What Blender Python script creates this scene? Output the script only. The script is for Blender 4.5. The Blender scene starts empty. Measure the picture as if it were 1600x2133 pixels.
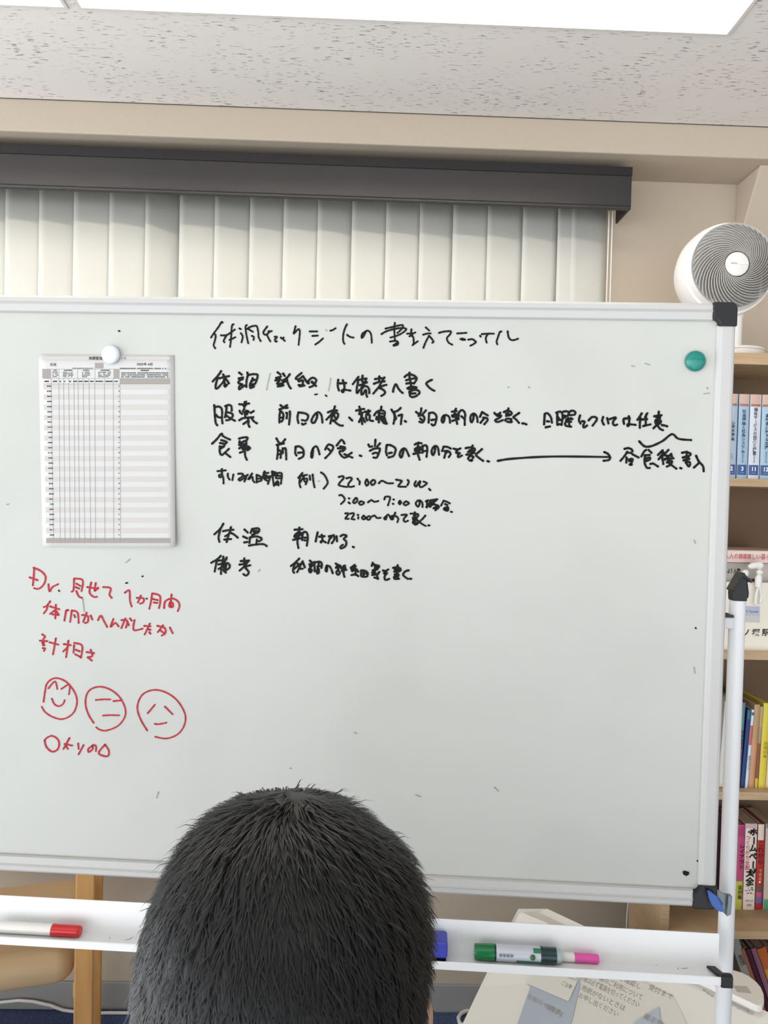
import bpy, math, random
import numpy as np
from mathutils import Matrix, Vector

S = bpy.context.scene
COL = S.collection
rnd = random.Random(7)

# ------------------------------------------------------------------ camera
F, CX, CY = 1600.0, 800.0, 1066.5
YAW, PITCH, ROLL, CAMZ = .026, .022, .025, 1.45
RM = Matrix.Rotation(-YAW, 3, 'Z') @ Matrix.Rotation(math.pi/2 - PITCH, 3, 'X') @ Matrix.Rotation(ROLL, 3, 'Z')
cam_d = bpy.data.cameras.new('camera')
cam_d.sensor_fit = 'HORIZONTAL'; cam_d.sensor_width = 36.0
cam_d.lens = 36.0*F/1600.0
cam_d.clip_start = .02
cam = bpy.data.objects.new('camera', cam_d)
cam.matrix_world = Matrix.Translation((0, 0, CAMZ)) @ RM.to_4x4()
COL.objects.link(cam); S.camera = cam

# ------------------------------------------------------------------ light and exposure
W = bpy.data.worlds.new('added_fill'); S.world = W; W.use_nodes = True
W.node_tree.nodes['Background'].inputs[0].default_value = (.93, .96, 1.0, 1)
_n = W.node_tree.nodes; _l = W.node_tree.links                # unseen sides stay open; daylight put in and graded to lift ceiling and low wall
_t = _n.new('ShaderNodeTexCoord'); _s = _n.new('ShaderNodeSeparateXYZ'); _r = _n.new('ShaderNodeFloatCurve'); _q = _n.new('ShaderNodeMapRange')
_l.new(_t.outputs['Generated'], _s.inputs[0]); _l.new(_s.outputs['Z'], _q.inputs['Value'])
_q.inputs['From Min'].default_value = -1; _q.inputs['From Max'].default_value = 1
_l.new(_q.outputs['Result'], _r.inputs['Value'])
FILL = [(-1, 3.6), (-.36, 4.8), (-.16, 6.6), (.10, 6.6), (.30, .7), (1, .1)]      # invented fill brightness by height, strongest around the horizon
_c = _r.mapping.curves[0]
for z, v in FILL[1:-1]: _c.points.new((z+1)/2, v/10)
_c.points[0].location = (0, FILL[0][1]/10); _c.points[-1].location = (1, FILL[-1][1]/10)
for p in _c.points: p.handle_type = 'VECTOR'
_r.mapping.update()
_k = _n.new('ShaderNodeMath'); _k.operation = 'MULTIPLY'; _k.inputs[1].default_value = 10; _l.new(_r.outputs['Value'], _k.inputs[0])
_x = _n.new('ShaderNodeMapRange'); _m = _n.new('ShaderNodeMath'); _m.operation = 'MULTIPLY'         # added fill made stronger from the left than the right
_l.new(_s.outputs['X'], _x.inputs['Value']); _x.inputs['From Min'].default_value = -1; _x.inputs['From Max'].default_value = 1
_x.inputs['To Min'].default_value = 2.0; _x.inputs['To Max'].default_value = .15
_l.new(_k.outputs[0], _m.inputs[0]); _l.new(_x.outputs['Result'], _m.inputs[1])
_l.new(_m.outputs[0], _n['Background'].inputs[1])
LAMP = 66.0
S.view_settings.view_transform = 'Standard'; S.view_settings.look = 'None'
S.view_settings.gamma = 1.0; S.view_settings.use_curve_mapping = False
S.view_settings.exposure = -1.38

# ------------------------------------------------------------------ maths
CAMP = Vector((0, 0, CAMZ))
def ray(x, y): return RM @ Vector(((x-CX)/F, -(y-CY)/F, -1.0))
def atY(x, y, Y): d = ray(x, y); return CAMP + d*(Y/d.y)
def atZ(x, y, Z): d = ray(x, y); return CAMP + d*((Z-CAMZ)/d.z)
def onplane(x, y, p, n): d = ray(x, y); return CAMP + d*((p-CAMP).dot(n)/d.dot(n))
TH = .078                                   # the whiteboard stands at a slight angle to the wall
BU = Vector((math.cos(TH), -math.sin(TH), 0)); BN = Vector((-math.sin(TH), -math.cos(TH), 0)); BZ = Vector((0, 0, 1))
BP = atY(800, 1240, 1.176)
def bd(u, z, off=0.0): return Vector((BP.x, BP.y, 0)) + BU*u + BN*off + BZ*z     # board coordinates
def onb(x, y, off=0.0): return onplane(x, y, BP + BN*off, BN)
def uz(p): q = p - BP; return q.dot(BU), p.z

# ------------------------------------------------------------------ materials
def lin(c): c /= 255.0; return c/12.92 if c <= .04045 else ((c+.055)/1.055)**2.4
def rgb(r, g, b): return (lin(r), lin(g), lin(b), 1)
MATS = {}
def mat(name, c, rough=.6, spec=.5, metal=0.0, bump=None, coat=0.0, var=None, trans=None, emit=None):
    if name in MATS: return MATS[name]
    m = bpy.data.materials.new(name); m.use_nodes = True
    nt = m.node_tree; b = nt.nodes['Principled BSDF']
    b.inputs['Base Color'].default_value = rgb(*c); b.inputs['Roughness'].default_value = rough
    b.inputs['Specular IOR Level'].default_value = spec; b.inputs['Metallic'].default_value = metal
    b.inputs['Coat Weight'].default_value = coat
    tc = nt.nodes.new('ShaderNodeTexCoord')
    if bump:                                # (scale, strength, distance)
        n = nt.nodes.new('ShaderNodeTexNoise'); n.inputs['Scale'].default_value = bump[0]; n.inputs['Detail'].default_value = 3
        nt.links.new(tc.outputs['Object'], n.inputs['Vector'])
        bp = nt.nodes.new('ShaderNodeBump'); bp.inputs['Strength'].default_value = bump[1]; bp.inputs['Distance'].default_value = bump[2]
        nt.links.new(n.outputs['Fac'], bp.inputs['Height']); nt.links.new(bp.outputs['Normal'], b.inputs['Normal'])
    if var:                                 # (second colour, scale, (sx, sy, sz), contrast lo, hi)
        mp = nt.nodes.new('ShaderNodeMapping'); mp.inputs['Scale'].default_value = var[2]
        nt.links.new(tc.outputs['Object'], mp.inputs['Vector'])
        n = nt.nodes.new('ShaderNodeTexNoise'); n.inputs['Scale'].default_value = var[1]; n.inputs['Detail'].default_value = 4
        nt.links.new(mp.outputs['Vector'], n.inputs['Vector'])
        r = nt.nodes.new('ShaderNodeValToRGB')
        r.color_ramp.elements[0].position = var[3]; r.color_ramp.elements[1].position = var[4]
        r.color_ramp.elements[0].color = rgb(*c); r.color_ramp.elements[1].color = rgb(*var[0])
        nt.links.new(n.outputs['Fac'], r.inputs['Fac']); nt.links.new(r.outputs['Color'], b.inputs['Base Color'])
    if trans:                               # share of light let through, as thin plastic or paper does
        t = nt.nodes.new('ShaderNodeBsdfTranslucent'); t.inputs['Color'].default_value = rgb(*c)
        mx = nt.nodes.new('ShaderNodeMixShader'); mx.inputs[0].default_value = trans
        nt.links.new(b.outputs[0], mx.inputs[1]); nt.links.new(t.outputs[0], mx.inputs[2])
        nt.links.new(mx.outputs[0], nt.nodes['Material Output'].inputs['Surface'])
    if emit:
        b.inputs['Emission Color'].default_value = rgb(*emit[0]); b.inputs['Emission Strength'].default_value = emit[1]
    MATS[name] = m
    return m

# ------------------------------------------------------------------ mesh building
class M:
    def __init__(s): s.v = []; s.f = []; s.mi = []; s.cur = 0
    def add(s, vs, fs):
        o = len(s.v); s.v += [Vector(v) for v in vs]
        for f in fs: s.f.append([o+i for i in f]); s.mi.append(s.cur)
        return s
    def box(s, a, b, R=None, c=None):       # opposite corners; R turns it about c
        a, b = Vector(a), Vector(b)
        vs = [Vector((x, y, z)) for x in (a.x, b.x) for y in (a.y, b.y) for z in (a.z, b.z)]
        if R is not None:
            c = Vector(c) if c is not None else (a+b)/2
            vs = [c + R @ (v-c) for v in vs]
        return s.add(vs, [(0,1,3,2), (4,6,7,5), (0,4,5,1), (2,3,7,6), (0,2,6,4), (1,5,7,3)])
    def prism(s, pts, d):                   # planar polygon swept along d
        n = len(pts); pts = [Vector(p) for p in pts]; d = Vector(d)
        nn = Vector((0, 0, 0))
        for i in range(n): nn += pts[i].cross(pts[(i+1) % n])
        if nn.dot(d) > 0: pts = pts[::-1]
        return s.add(pts + [p+d for p in pts],
                     [list(range(n)), list(range(2*n-1, n-1, -1))] + [(i, i+n, (i+1) % n+n, (i+1) % n) for i in range(n)])
    def tube(s, path, r, n=12, cap=True):
        path = [Vector(p) for p in path]; k = len(path)
        rs = r if isinstance(r, (list, tuple)) else [r]*k
        up = None; vs = []
        for i, p in enumerate(path):
            t = (path[min(i+1, k-1)] - path[max(i-1, 0)]).normalized()
            if up is None: up = t.orthogonal().normalized()
            up = (up - t*up.dot(t)).normalized(); w = t.cross(up)
            for j in range(n):
                a = 2*math.pi*j/n; vs.append(p + (up*math.cos(a) + w*math.sin(a))*rs[i])
        fs = [(i*n+j, i*n+(j+1) % n, (i+1)*n+(j+1) % n, (i+1)*n+j) for i in range(k-1) for j in range(n)]
        if cap: fs += [list(range(n-1, -1, -1)), list(range((k-1)*n, k*n))]
        return s.add(vs, fs)
    def lathe(s, o, ax, prof, n=32):        # prof: (radius, distance along the axis)
        o, ax = Vector(o), Vector(ax).normalized(); u = ax.orthogonal().normalized(); w = ax.cross(u)
        vs = [o + ax*h + (u*math.cos(2*math.pi*j/n) + w*math.sin(2*math.pi*j/n))*max(r, 1e-5) for r, h in prof for j in range(n)]
        k = len(prof)
        fs = [(i*n+j, i*n+(j+1) % n, (i+1)*n+(j+1) % n, (i+1)*n+j) for i in range(k-1) for j in range(n)]
        fs += [list(range(n-1, -1, -1)), list(range((k-1)*n, k*n))]
        return s.add(vs, fs)
    def sweep(s, prof, a, b, U, V):         # closed profile [(u, v)] in axes U, V swept from a to b
        a, b = Vector(a), Vector(b); n = len(prof)
        vs = [a + U*u + V*v for u, v in prof] + [b + U*u + V*v for u, v in prof]
        A = sum(prof[i][0]*prof[(i+1) % n][1] - prof[(i+1) % n][0]*prof[i][1] for i in range(n))
        fs = [list(range(n)), list(range(2*n-1, n-1, -1))] + [(i, i+n, (i+1) % n+n, (i+1) % n) for i in range(n)]
        if (A > 0) == (U.cross(V).dot(b-a) > 0): fs = [f[::-1] for f in fs]
        return s.add(vs, fs)
    def ball(s, c, r, n=16, m=10, R=None):  # ellipsoid
        c = Vector(c); r = Vector(r) if isinstance(r, (tuple, list, Vector)) else Vector((r, r, r))
        vs = []
        for i in range(m+1):
            t = math.pi*i/m
            for j in range(n):
                p = 2*math.pi*j/n
                q = Vector((r.x*math.sin(t)*math.cos(p), r.y*math.sin(t)*math.sin(p), r.z*math.cos(t)))
                vs.append(c + (R @ q if R is not None else q))
        fs = [(i*n+j, (i+1)*n+j, (i+1)*n+(j+1) % n, i*n+(j+1) % n) for i in range(m) for j in range(n)]
        return s.add(vs, fs)

ORG = {}
def _link(o, parent, org):
    COL.objects.link(o)
    if parent is not None: o.parent = parent; o.location = org - ORG[parent.name]
    else: o.location = org
    ORG[o.name] = org
    return o
def tag(o, label=None, cat=None, group=None, kind=None):
    if label: o['label'] = label
    if cat: o['category'] = cat
    if group: o['group'] = group
    if kind: o['kind'] = kind
    return o
def thing(name, label, cat, loc, group=None):
    o = bpy.data.objects.new(name, None); o.empty_display_size = .05
    _link(o, None, Vector(loc)); return tag(o, label, cat, group)
def obj(name, m, mats, parent=None, smooth=0, bevel=0, seg=2, org=None, label=None):
    if org is None:
        if parent is not None: org = ORG[parent.name].copy()
        else:
            xs = [v.x for v in m.v]; ys = [v.y for v in m.v]; zs = [v.z for v in m.v]
            org = Vector(((min(xs)+max(xs))/2, (min(ys)+max(ys))/2, min(zs)))
    me = bpy.data.meshes.new(name)
    me.from_pydata([tuple(v-org) for v in m.v], [], m.f)
    for mm in (mats if isinstance(mats, (list, tuple)) else [mats]): me.materials.append(mm)
    for p, i in zip(me.polygons, m.mi): p.material_index = i
    me.update()
    if smooth:
        for p in me.polygons: p.use_smooth = True
        me.set_sharp_from_angle(angle=math.radians(smooth))
    o = bpy.data.objects.new(name, me)
    _link(o, parent, org)
    if bevel:
        b = o.modifiers.new('edge', 'BEVEL'); b.width = bevel; b.segments = seg; b.limit_method = 'ANGLE'; b.angle_limit = math.radians(40)
    if label: o['label'] = label
    return o
def struct(name, m, mats, parent=None, **k):
    o = obj(name, m, mats, parent, **k)
    if parent is None: o['kind'] = 'structure'
    return o
def text_m(m, s, size, p, U, V, align='CENTER', bold=0.0, width=None, off=0.0):     # printed characters as flat mesh at p, reading along U, up along V
    cu = bpy.data.curves.new('glyphs', 'FONT'); cu.body = s; cu.size = size; cu.align_x = align; cu.align_y = 'CENTER'
    cu.offset = bold*size; cu.resolution_u = 2; cu.space_line = .82
    o = bpy.data.objects.new('glyphs', cu); COL.objects.link(o)
    me = bpy.data.meshes.new_from_object(o.evaluated_get(bpy.context.evaluated_depsgraph_get()))
    p, U, V = Vector(p), Vector(U), Vector(V); N = U.cross(V)
    sx = 1.0
    if width:
        w = max((v.co.x for v in me.vertices), default=1) - min((v.co.x for v in me.vertices), default=0)
        if w > 0: sx = width/w
    m.add([p + U*v.co.x*sx + V*v.co.y + N*off for v in me.vertices], [list(f.vertices) for f in me.polygons])
    bpy.data.objects.remove(o); bpy.data.curves.remove(cu); bpy.data.meshes.remove(me)
    return m
X, Y_, Z = Vector((1, 0, 0)), Vector((0, 1, 0)), Vector((0, 0, 1))

# ------------------------------------------------------------------ colours of the place
m_wall = mat('beige_wallpaper', (187, 174, 157), .85, .2, bump=(260, .25, .002))
m_white = mat('white_coated_metal', (218, 219, 220), .38, .45)
m_frame = mat('pale_aluminium', (182, 181, 178), .42, .5)
m_panel = mat('glossy_white_enamel', (186, 187, 181), .5, .3, var=((179, 180, 174), 3.2, (1, 1, 1), .48, .72))
m_black = mat('black_plastic', (24, 24, 27), .42, .4)
m_ink = mat('black_marker_ink', (12, 11, 13), .6, .2)
m_red = mat('red_marker_ink', (168, 38, 50), .6, .2)
m_grey_ink = mat('faded_marker_ink', (150, 150, 147), .7, .2)
m_paper = mat('white_paper', (196, 195, 193), .8, .2)
m_plastic = mat('white_plastic', (232, 230, 226), .42, .5)
m_wood = mat('pale_beech_laminate', (188, 162, 130), .55, .3, var=((174, 146, 113), 6, (2, 2, 28), .35, .7))
m_print = mat('black_print', (35, 35, 38), .7, .2)
# ------------------------------------------------------------------ handwriting, stroke by stroke: (x0, y0, magnification, strokes)
INK = [
 ('title line reading a manual for the health check sheet', 3.7, [
  (430, 660, 10, "310,110 340,120 310,112 250,210 150,345 95,430;150,345 190,385 180,470 155,560 150,600 182,655;300,385 420,380 520,315 590,265;565,155 540,165 525,230 515,400 505,520 490,625;425,375 360,490 375,530;480,480 540,455 600,425;685,240 715,255;715,340 755,410 730,530;840,170 815,200 820,300 845,440 870,550;840,255 920,205 1020,185 1055,210 1080,330 1085,420 1130,505;870,250 930,290 965,310;945,395 985,420 980,480;1265,200 1200,290 1185,330 1210,370 1250,365 1320,310 1360,295;1260,370 1290,440 1330,510;1290,300 1330,300;1420,415 1465,415 1450,450 1425,470 1440,515 1465,510;1550,430 1575,450"),
  (580, 660, 8, "40,345 50,360;85,345 75,370 105,400;285,155 255,270 255,280 330,205 355,240 350,330 335,465;520,243 645,243;565,318 655,312;615,460 680,415 740,360;865,230 900,222 950,190;1140,125 1105,200 1080,300 1078,400 1100,450;1145,300 1190,332 1250,345;1460,240 1400,280 1385,340 1400,345 1430,300 1465,235 1510,240 1545,300 1555,430"),
  (780, 660, 10, "230,245 400,205 560,170 595,190 580,240 480,335;145,360 250,300 430,250 580,230 660,250 640,290 540,360 430,405 335,430;425,125 415,250 420,400 430,500;325,515 440,500 490,530 480,580 390,600 440,560 490,530;770,260 765,380 810,430 815,560 790,590 900,510;680,350 790,345 850,325;730,405 790,375;1070,220 1140,285;1015,372 1090,350 1170,345;1020,645 1060,540 1135,395;1135,395 1180,440 1230,515 1205,540;1345,335 1430,310 1560,297 1595,315 1570,370 1515,430 1515,480 1550,540 1620,580"),
  (930, 660, 10, "225,345 310,340 415,333;290,460 345,480 395,475 330,450;455,475 540,465 590,500 615,525 560,570 500,600;735,360 860,350 985,350;870,350 830,410 820,470 840,535;700,395 715,410;1145,305 1110,320 1075,420 1045,510 1060,570;1275,300 1295,420 1340,475 1400,485 1490,455")]),
 ('line beginning with condition and details', 4.4, [
  (430, 760, 10, "305,130 250,210 130,345;235,260 190,440 220,495 350,355;270,280 380,250 470,235;345,200 370,260 375,440;400,290 440,340 465,385;370,430 430,410 390,455;360,320 380,380;680,160 735,205;670,285 760,262;755,295 685,330 665,375 710,395 750,410 690,440 680,510 760,455 800,430;850,160 860,210 835,330 830,460;860,215 960,195 1050,200 1065,235 1045,320 1015,390;960,275 955,330 910,390 910,470 930,480 990,450 970,400;935,330 1005,310;930,400 960,440"),
  (560, 760, 10, "180,155 240,200;150,275 250,245;135,325 240,300;220,330 170,400 290,380;185,450 310,425 200,400;295,180 330,230;435,195 380,265 280,330;370,270 385,350 420,440 455,490;290,330 380,330;300,360 360,340;680,170 560,275 620,300 710,235;620,300 620,345 690,320;710,235 820,390 830,330 880,280 930,270 985,310 975,360 930,430 850,465;710,330 705,420;620,420 740,430;640,445 700,440;890,360 980,440;900,350 960,400"),
  (690, 760, 13.333, "195,415 180,520 185,620 215,710;235,515 410,505;320,425 355,520 365,640 330,760 290,720 350,690 530,715;755,335 680,430 600,535;720,420 745,470 710,640 715,790 780,700;745,420 960,380;870,300 860,420 870,480 960,470 990,490;975,380 940,480;790,565 900,530 960,490;870,540 840,700 840,820 890,800 960,690 975,830 995,885;890,590 990,600 1050,680 1055,785;880,640 830,640;1335,320 1330,460;1215,395 1350,375 1400,370;1475,350 1400,470 1330,600 1170,795;1185,525 1330,475 1480,460;1330,640 1440,580 1530,555;1330,640 1440,690 1495,760 1460,820 1390,860"),
  (790, 760, 12.3077, "355,690 370,600 425,495 480,590 540,670 600,720;650,310 720,255 800,245 900,280 960,345 930,420 890,480;775,200 775,300 800,440 820,560;690,395 790,365 920,345;695,480 790,465 890,470;720,600 820,560 960,580 880,610 750,620;770,690 790,800;770,690 900,640 1000,660 1035,710 1010,750;790,740 930,730;830,825 900,820 970,785;1350,385 1270,420 1205,480 1260,560 1330,620 1410,665")]),
 ('line about medicine ending far to the side', 4.4, [
  (430, 830, 13.333, "215,185 225,330 240,560 260,690 300,745;240,240 340,225 410,270 435,380 430,560 445,690;260,450 330,520 420,530;520,215 620,180 690,220 700,340;560,230 545,360 515,520;550,385 660,400 730,450 710,520 640,590 550,605;550,475 660,550 790,620;910,160 1000,165 1180,140;1100,90 1060,230 1010,170;1060,100 1090,180;1050,280 1010,360;920,340 940,390 990,430;1100,340 1180,370 1090,400;1230,400 1310,350;1060,380 1080,500;1080,400 1130,440;910,605 1010,550 1160,530 1300,520;1150,540 1170,640 1160,710 1195,790;1025,710 1150,620;1250,540 1310,630 1400,690"),
  (570, 830, 10, "140,140 185,175;280,140 210,190 270,200;120,230 200,200 290,195;140,250 120,370 120,500;140,250 200,330 195,430 165,480;150,400 200,395;260,300 280,310 270,415;335,270 340,350 320,540;515,290 495,400 515,510;515,290 650,310 715,350 715,390 680,460 590,450;590,525 610,545 665,520;905,330 900,400 850,500 800,500 790,450 840,350 910,290 960,300 1000,370 1015,500;1275,165 1260,220 1200,330 1100,440;1130,290 1220,255 1320,250;1220,350 1180,520;1240,290 1330,310 1340,370 1300,440 1240,470;1250,300 1270,380 1310,430;1250,450 1300,510 1380,560 1440,565"),
  (720, 830, 11.4286, "85,455 155,525;325,195 345,260;250,290 350,260 440,250;345,260 370,400 395,610;320,370 400,340;320,560 370,450;380,430 460,560;330,320 390,390;350,500 430,480;450,320 580,300;540,280 550,330;525,330 485,420 500,500 515,520;520,380 570,400 570,500 600,530 650,535;850,195 840,270;680,400 740,320 840,285 930,320 920,420;790,310 790,500;790,350 880,360;740,440 740,500 900,470;790,570 800,500 900,430 940,500;830,420 880,430;860,520 920,590 980,600;900,470 960,560;1090,265 1140,340 1170,400 1200,470 1180,500;1310,225 1240,290 1150,320;1160,350 1165,470 1140,600;1260,410 1340,385 1330,470 1315,610;1410,535 1435,555"),
  (850, 840, 11.4286, "315,120 310,200;190,205 240,245 290,235;425,170 340,270;250,300 340,285 390,350 370,430 330,460 270,440;290,360 330,400;500,235 490,460;500,235 600,225 670,290 675,380 655,460;555,400 660,385;560,500 600,530 640,505;870,300 860,400 830,460 800,400 830,310 900,280 980,330 1000,460;1140,130 1110,200 1130,300 1170,490;1045,200 1155,185;1050,290 1200,260 1180,340 1060,310;1060,320 1190,310;1055,420 1200,370;1200,380 1200,250 1260,170 1320,180 1360,260 1350,400 1350,515;1270,310 1340,370;1100,260 1180,290"),
  (970, 840, 10.6667, "180,250 170,350 130,425 105,350 125,260 190,230 250,300 265,415;365,195 320,300;365,195 430,235 490,270;330,435 400,350 430,320;390,320 470,330 485,380 415,465;640,215 690,260 770,210;700,280 790,275 740,330 660,370 680,410 740,410 825,375;700,250 760,260;950,115 935,250;850,195 940,160 1020,210 1000,260 900,280;900,230 980,250;880,385 910,345 1010,350 1010,380;925,410 1020,420 1010,380;1190,215 1110,270 1060,310 1110,350 1185,435;1260,450 1290,445;1325,460 1350,470"),
  (1110, 840, 10.6667, "265,235 250,470;265,235 330,225 400,310 425,430;315,400 360,405;285,535 380,515;520,210 600,185 650,220 660,320 640,470;545,220 545,470 590,460 640,480;560,310 600,370;560,370 630,370;680,185 760,180 800,210 770,285;680,330 740,290 690,270;800,210 860,165 940,190 930,250 820,265;790,330 720,440 740,500 850,520;760,350 880,350;800,360 810,490;770,410 850,410;740,370 850,330;1050,270 1025,380 1060,450;1090,400 1150,410 1120,500 1140,540 1205,495;1240,380 1310,310 1390,310 1425,360 1330,495"),
  (1240, 840, 10, "165,285 145,370 180,445;250,310 265,370 275,420;305,330 430,295 380,370 370,420 400,460 455,445;600,430 590,330 660,310;700,270 710,350 690,480 670,440 740,440 840,450;600,325 720,315;970,210 920,290 880,345;940,300 930,420 930,510;1085,210 1040,290;960,340 1080,330;1060,240 1050,460;1000,475 1150,440;1325,175 1320,260;1230,270 1380,250;1270,290 1350,310;1350,260 1340,310;1260,350 1360,360 1350,420 1260,420 1260,350;1250,380 1370,385;1290,340 1290,440;1290,440 1215,520;1290,450 1350,530 1410,560;1390,455 1450,465 1500,480")]),
 ('line about meals with a long arrow', 4.4, [
  (430, 895, 13.333, "155,390 290,260 415,110 450,170 530,220 650,275;410,290 560,340 520,390;375,370 490,400 480,470 400,520;370,460 370,620 420,705 510,640 620,535;510,640 660,760;380,480 440,470;905,250 1010,220 1140,220 1110,310 1100,400;920,320 910,430;970,360 1070,310;930,420 1110,390;910,520 1050,440 1160,470 1210,520 1140,570;930,640 1060,590;1070,420 1070,700 1120,835;960,470 1130,520 1000,540;1000,490 1180,500"),
  (560, 900, 8, "125,105 160,165 200,190;270,120 240,160 210,195;130,215 250,190;150,220 150,330 135,445;150,290 200,330 195,430;155,370 195,370;230,270 230,350;230,285 275,270 285,330 290,455;445,250 440,350 460,390;445,245 510,240 570,290 580,370 560,415 500,445;490,345 570,340;735,270 730,360 720,425 705,400 720,310 770,240 810,260 845,370;940,290 990,210 1060,230 1070,270 1030,340 940,435;990,280 1030,320;1130,225 1210,130 1260,190;1150,270 1260,280 1230,320;1190,240 1270,260 1240,310 1180,320 1190,370 1250,425 1310,410;1260,370 1390,425;1380,345 1300,395;1515,390 1540,400"),
  (750, 900, 10, "320,160 310,290;175,260 200,305 250,300;415,235 360,300;205,390 300,345 400,340 410,380 370,490 340,535 280,530;265,450 320,430 360,440;555,270 540,400 560,485;555,270 640,275 735,340 730,420 690,500 590,530;600,440 660,430;905,370 890,450 860,530 825,480 850,390 910,340 960,370 1020,500;1140,260 1210,225 1280,235;1215,220 1200,330 1200,440 1240,575;1145,350 1240,310 1245,380 1150,400 1145,350;1110,455 1250,430;1150,375 1240,355;1300,290 1300,430;1300,290 1380,280 1400,360 1385,515;1310,400 1390,390"),
  (890, 900, 10, "165,320 155,410 120,480 90,420 110,340 160,290 220,320 245,470;340,305 310,395;340,305 420,310 490,345;360,400 430,395 485,450 450,520;420,410 380,450 355,535;550,345 630,365 690,340;640,360 600,430 680,440 640,480 650,525 720,490;945,280 930,360;800,335 900,320 990,350 970,400 850,415;880,380 950,390;815,470 900,460 980,430;890,480 850,555;880,490 960,510 950,540;880,590 940,580 920,600;930,380 920,460;1140,355 1080,410 1015,475 1080,540 1165,600;1255,605 1285,615"),
  (0, 0, 1, "1037,960 1067,955.5 1150,951 1271,952"),
  (1250, 890, 6.6667, "60,345 110,370 140,420 120,455 50,465;340,300 400,290 450,320 430,355 370,350;380,340 340,400 285,465;450,375 535,420;370,420 365,490;400,450 450,440 440,490 410,520 440,520;405,470 440,470;640,315 610,340 575,405;675,315 715,355;620,390 690,385;625,440 690,420 690,450 640,470;625,400 620,490 650,560 690,565;700,510 740,505 805,545;870,320 805,385;885,350 815,445;860,400 880,510;950,315 900,370;890,390 1000,400;990,370 900,450;900,440 1020,430;960,440 930,490;950,480 1000,470 980,520 930,545;960,500 1060,575;940,400 960,440;1115,565 1130,572;545,195 620,265 720,260 870,190 1000,95 1090,160 1265,178;1140,355 1200,345 1260,370 1230,400 1180,410;1205,340 1200,480;1150,420 1230,410;1160,460 1240,440;1190,490 1240,480 1250,520 1230,545 1200,500;1335,395 1370,470 1430,540 1440,610;1370,500 1305,560")]),
 ('line about sleeping hours reading 22:00 to 2:00', 4.0, [
  (440, 970, 10, "130,115 300,98;220,70 225,180 250,260 255,370;220,180 160,200 180,245 230,215;345,165 345,230 380,290;460,185 440,300;560,170 650,170 640,230 570,280 600,310 690,250 760,190;740,200 690,330;690,210 720,280;850,165 770,290 850,230 870,310 900,345;945,190 945,350;945,190 1040,240 1040,310 950,335;960,270 1030,270;1110,120 1090,200;1090,150 1190,150;1060,240 1240,220;1100,270 1220,250;1230,230 1180,380;1120,290 1190,330;1080,200 1150,200;1265,120 1280,250 1305,420;1265,120 1350,150 1350,200 1290,200;1280,160 1330,180;1370,170 1350,260 1430,260;1370,160 1440,150 1470,190 1450,375;1305,420 1380,320 1400,410;1340,370 1400,350;1320,400 1400,390;1370,210 1440,210"),
  (600, 970, 8.8889, "265,135 190,225;220,210 210,330 230,400;230,190 350,170;300,190 230,300;270,250 350,240 350,290 325,345;300,280 330,310;400,185 410,260;455,165 470,300 490,400;610,125 670,170 720,260 730,330 660,425;940,210 1010,195 1030,230 960,310 940,360 1000,380 1090,395;1080,235 1150,220 1180,250 1120,330 1120,380 1160,395 1220,380;1285,240 1300,260;1320,290 1330,300 1320,345;1460,255 1430,310 1455,370 1490,330 1470,265 1450,260"),
  (770, 970, 8.8889, "60,265 20,310 50,360 100,320 95,275 60,265;170,325 230,280 330,325 430,325;490,260 590,280 580,310 530,380 600,390 670,390;705,265 725,300 700,360;855,290 830,350 860,385 910,310 940,290 920,360 950,400 1010,370 1060,325 1000,295;1100,430 1125,455")]),
 ('line reading 3:00 to 7:00', 3.9, [
  (690, 1020, 8.8889, "150,105 200,105 250,185 180,265;325,160 335,165;320,235 345,255;450,155 405,220 430,250 480,210 475,160 450,155;550,215 515,240 540,280 590,265 605,235 550,215;680,235 740,195 800,225 870,210;985,180 1000,135 1070,130 1090,160 1050,290;1150,180 1160,185;1140,260 1150,265;1270,205 1250,240 1270,270 1295,235 1270,210 1265,250;1385,215 1340,255 1375,290 1440,250 1385,215"),
  (800, 1025, 10, "735,180 740,250 705,305 660,240 700,180 760,180 800,240 800,310;870,190 920,170;900,190 890,320;880,310 980,270;960,180 950,240;970,170 1110,150;980,220 1080,180;1020,180 1000,260 960,310;990,250 1120,280 1140,320 1070,380;1030,340 1100,290;1040,200 1030,260;930,250 1050,250;1050,340 1110,320;1240,180 1190,280;1240,180 1300,200 1370,235;1270,250 1320,270;1250,340 1320,310 1340,350 1320,390 1250,365 1250,340;1280,360 1320,350;1395,410 1415,415")]),
 ('line beginning with a small 22:00', 3.9, [
  (690, 1020, 8.8889, "260,440 310,440 300,480 260,535 320,540;350,445 410,435 415,470 375,540 430,550;490,465 500,470;500,510 500,535;600,480 570,520 600,550 650,520 700,490 730,520 690,560 640,520 600,480;760,495 800,480 850,525 910,520;1020,490 980,530 1010,550 1030,480 1060,465 1100,530;1185,425 1140,550;1090,500 1170,480 1240,530 1225,600;1110,550 1150,490;1300,470 1400,465 1350,530 1340,570 1370,595 1420,575"),
  (800, 1025, 10, "640,420 650,570;550,450 660,445;620,490 700,460 710,500 650,540 600,530;610,600 700,590 710,640 660,680 600,640 610,600;620,640 700,640;600,560 680,560;620,620 690,660;860,490 800,560 745,620 800,670 865,705;920,695 945,695")]),
 ('line about body temperature', 4.3, [
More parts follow.
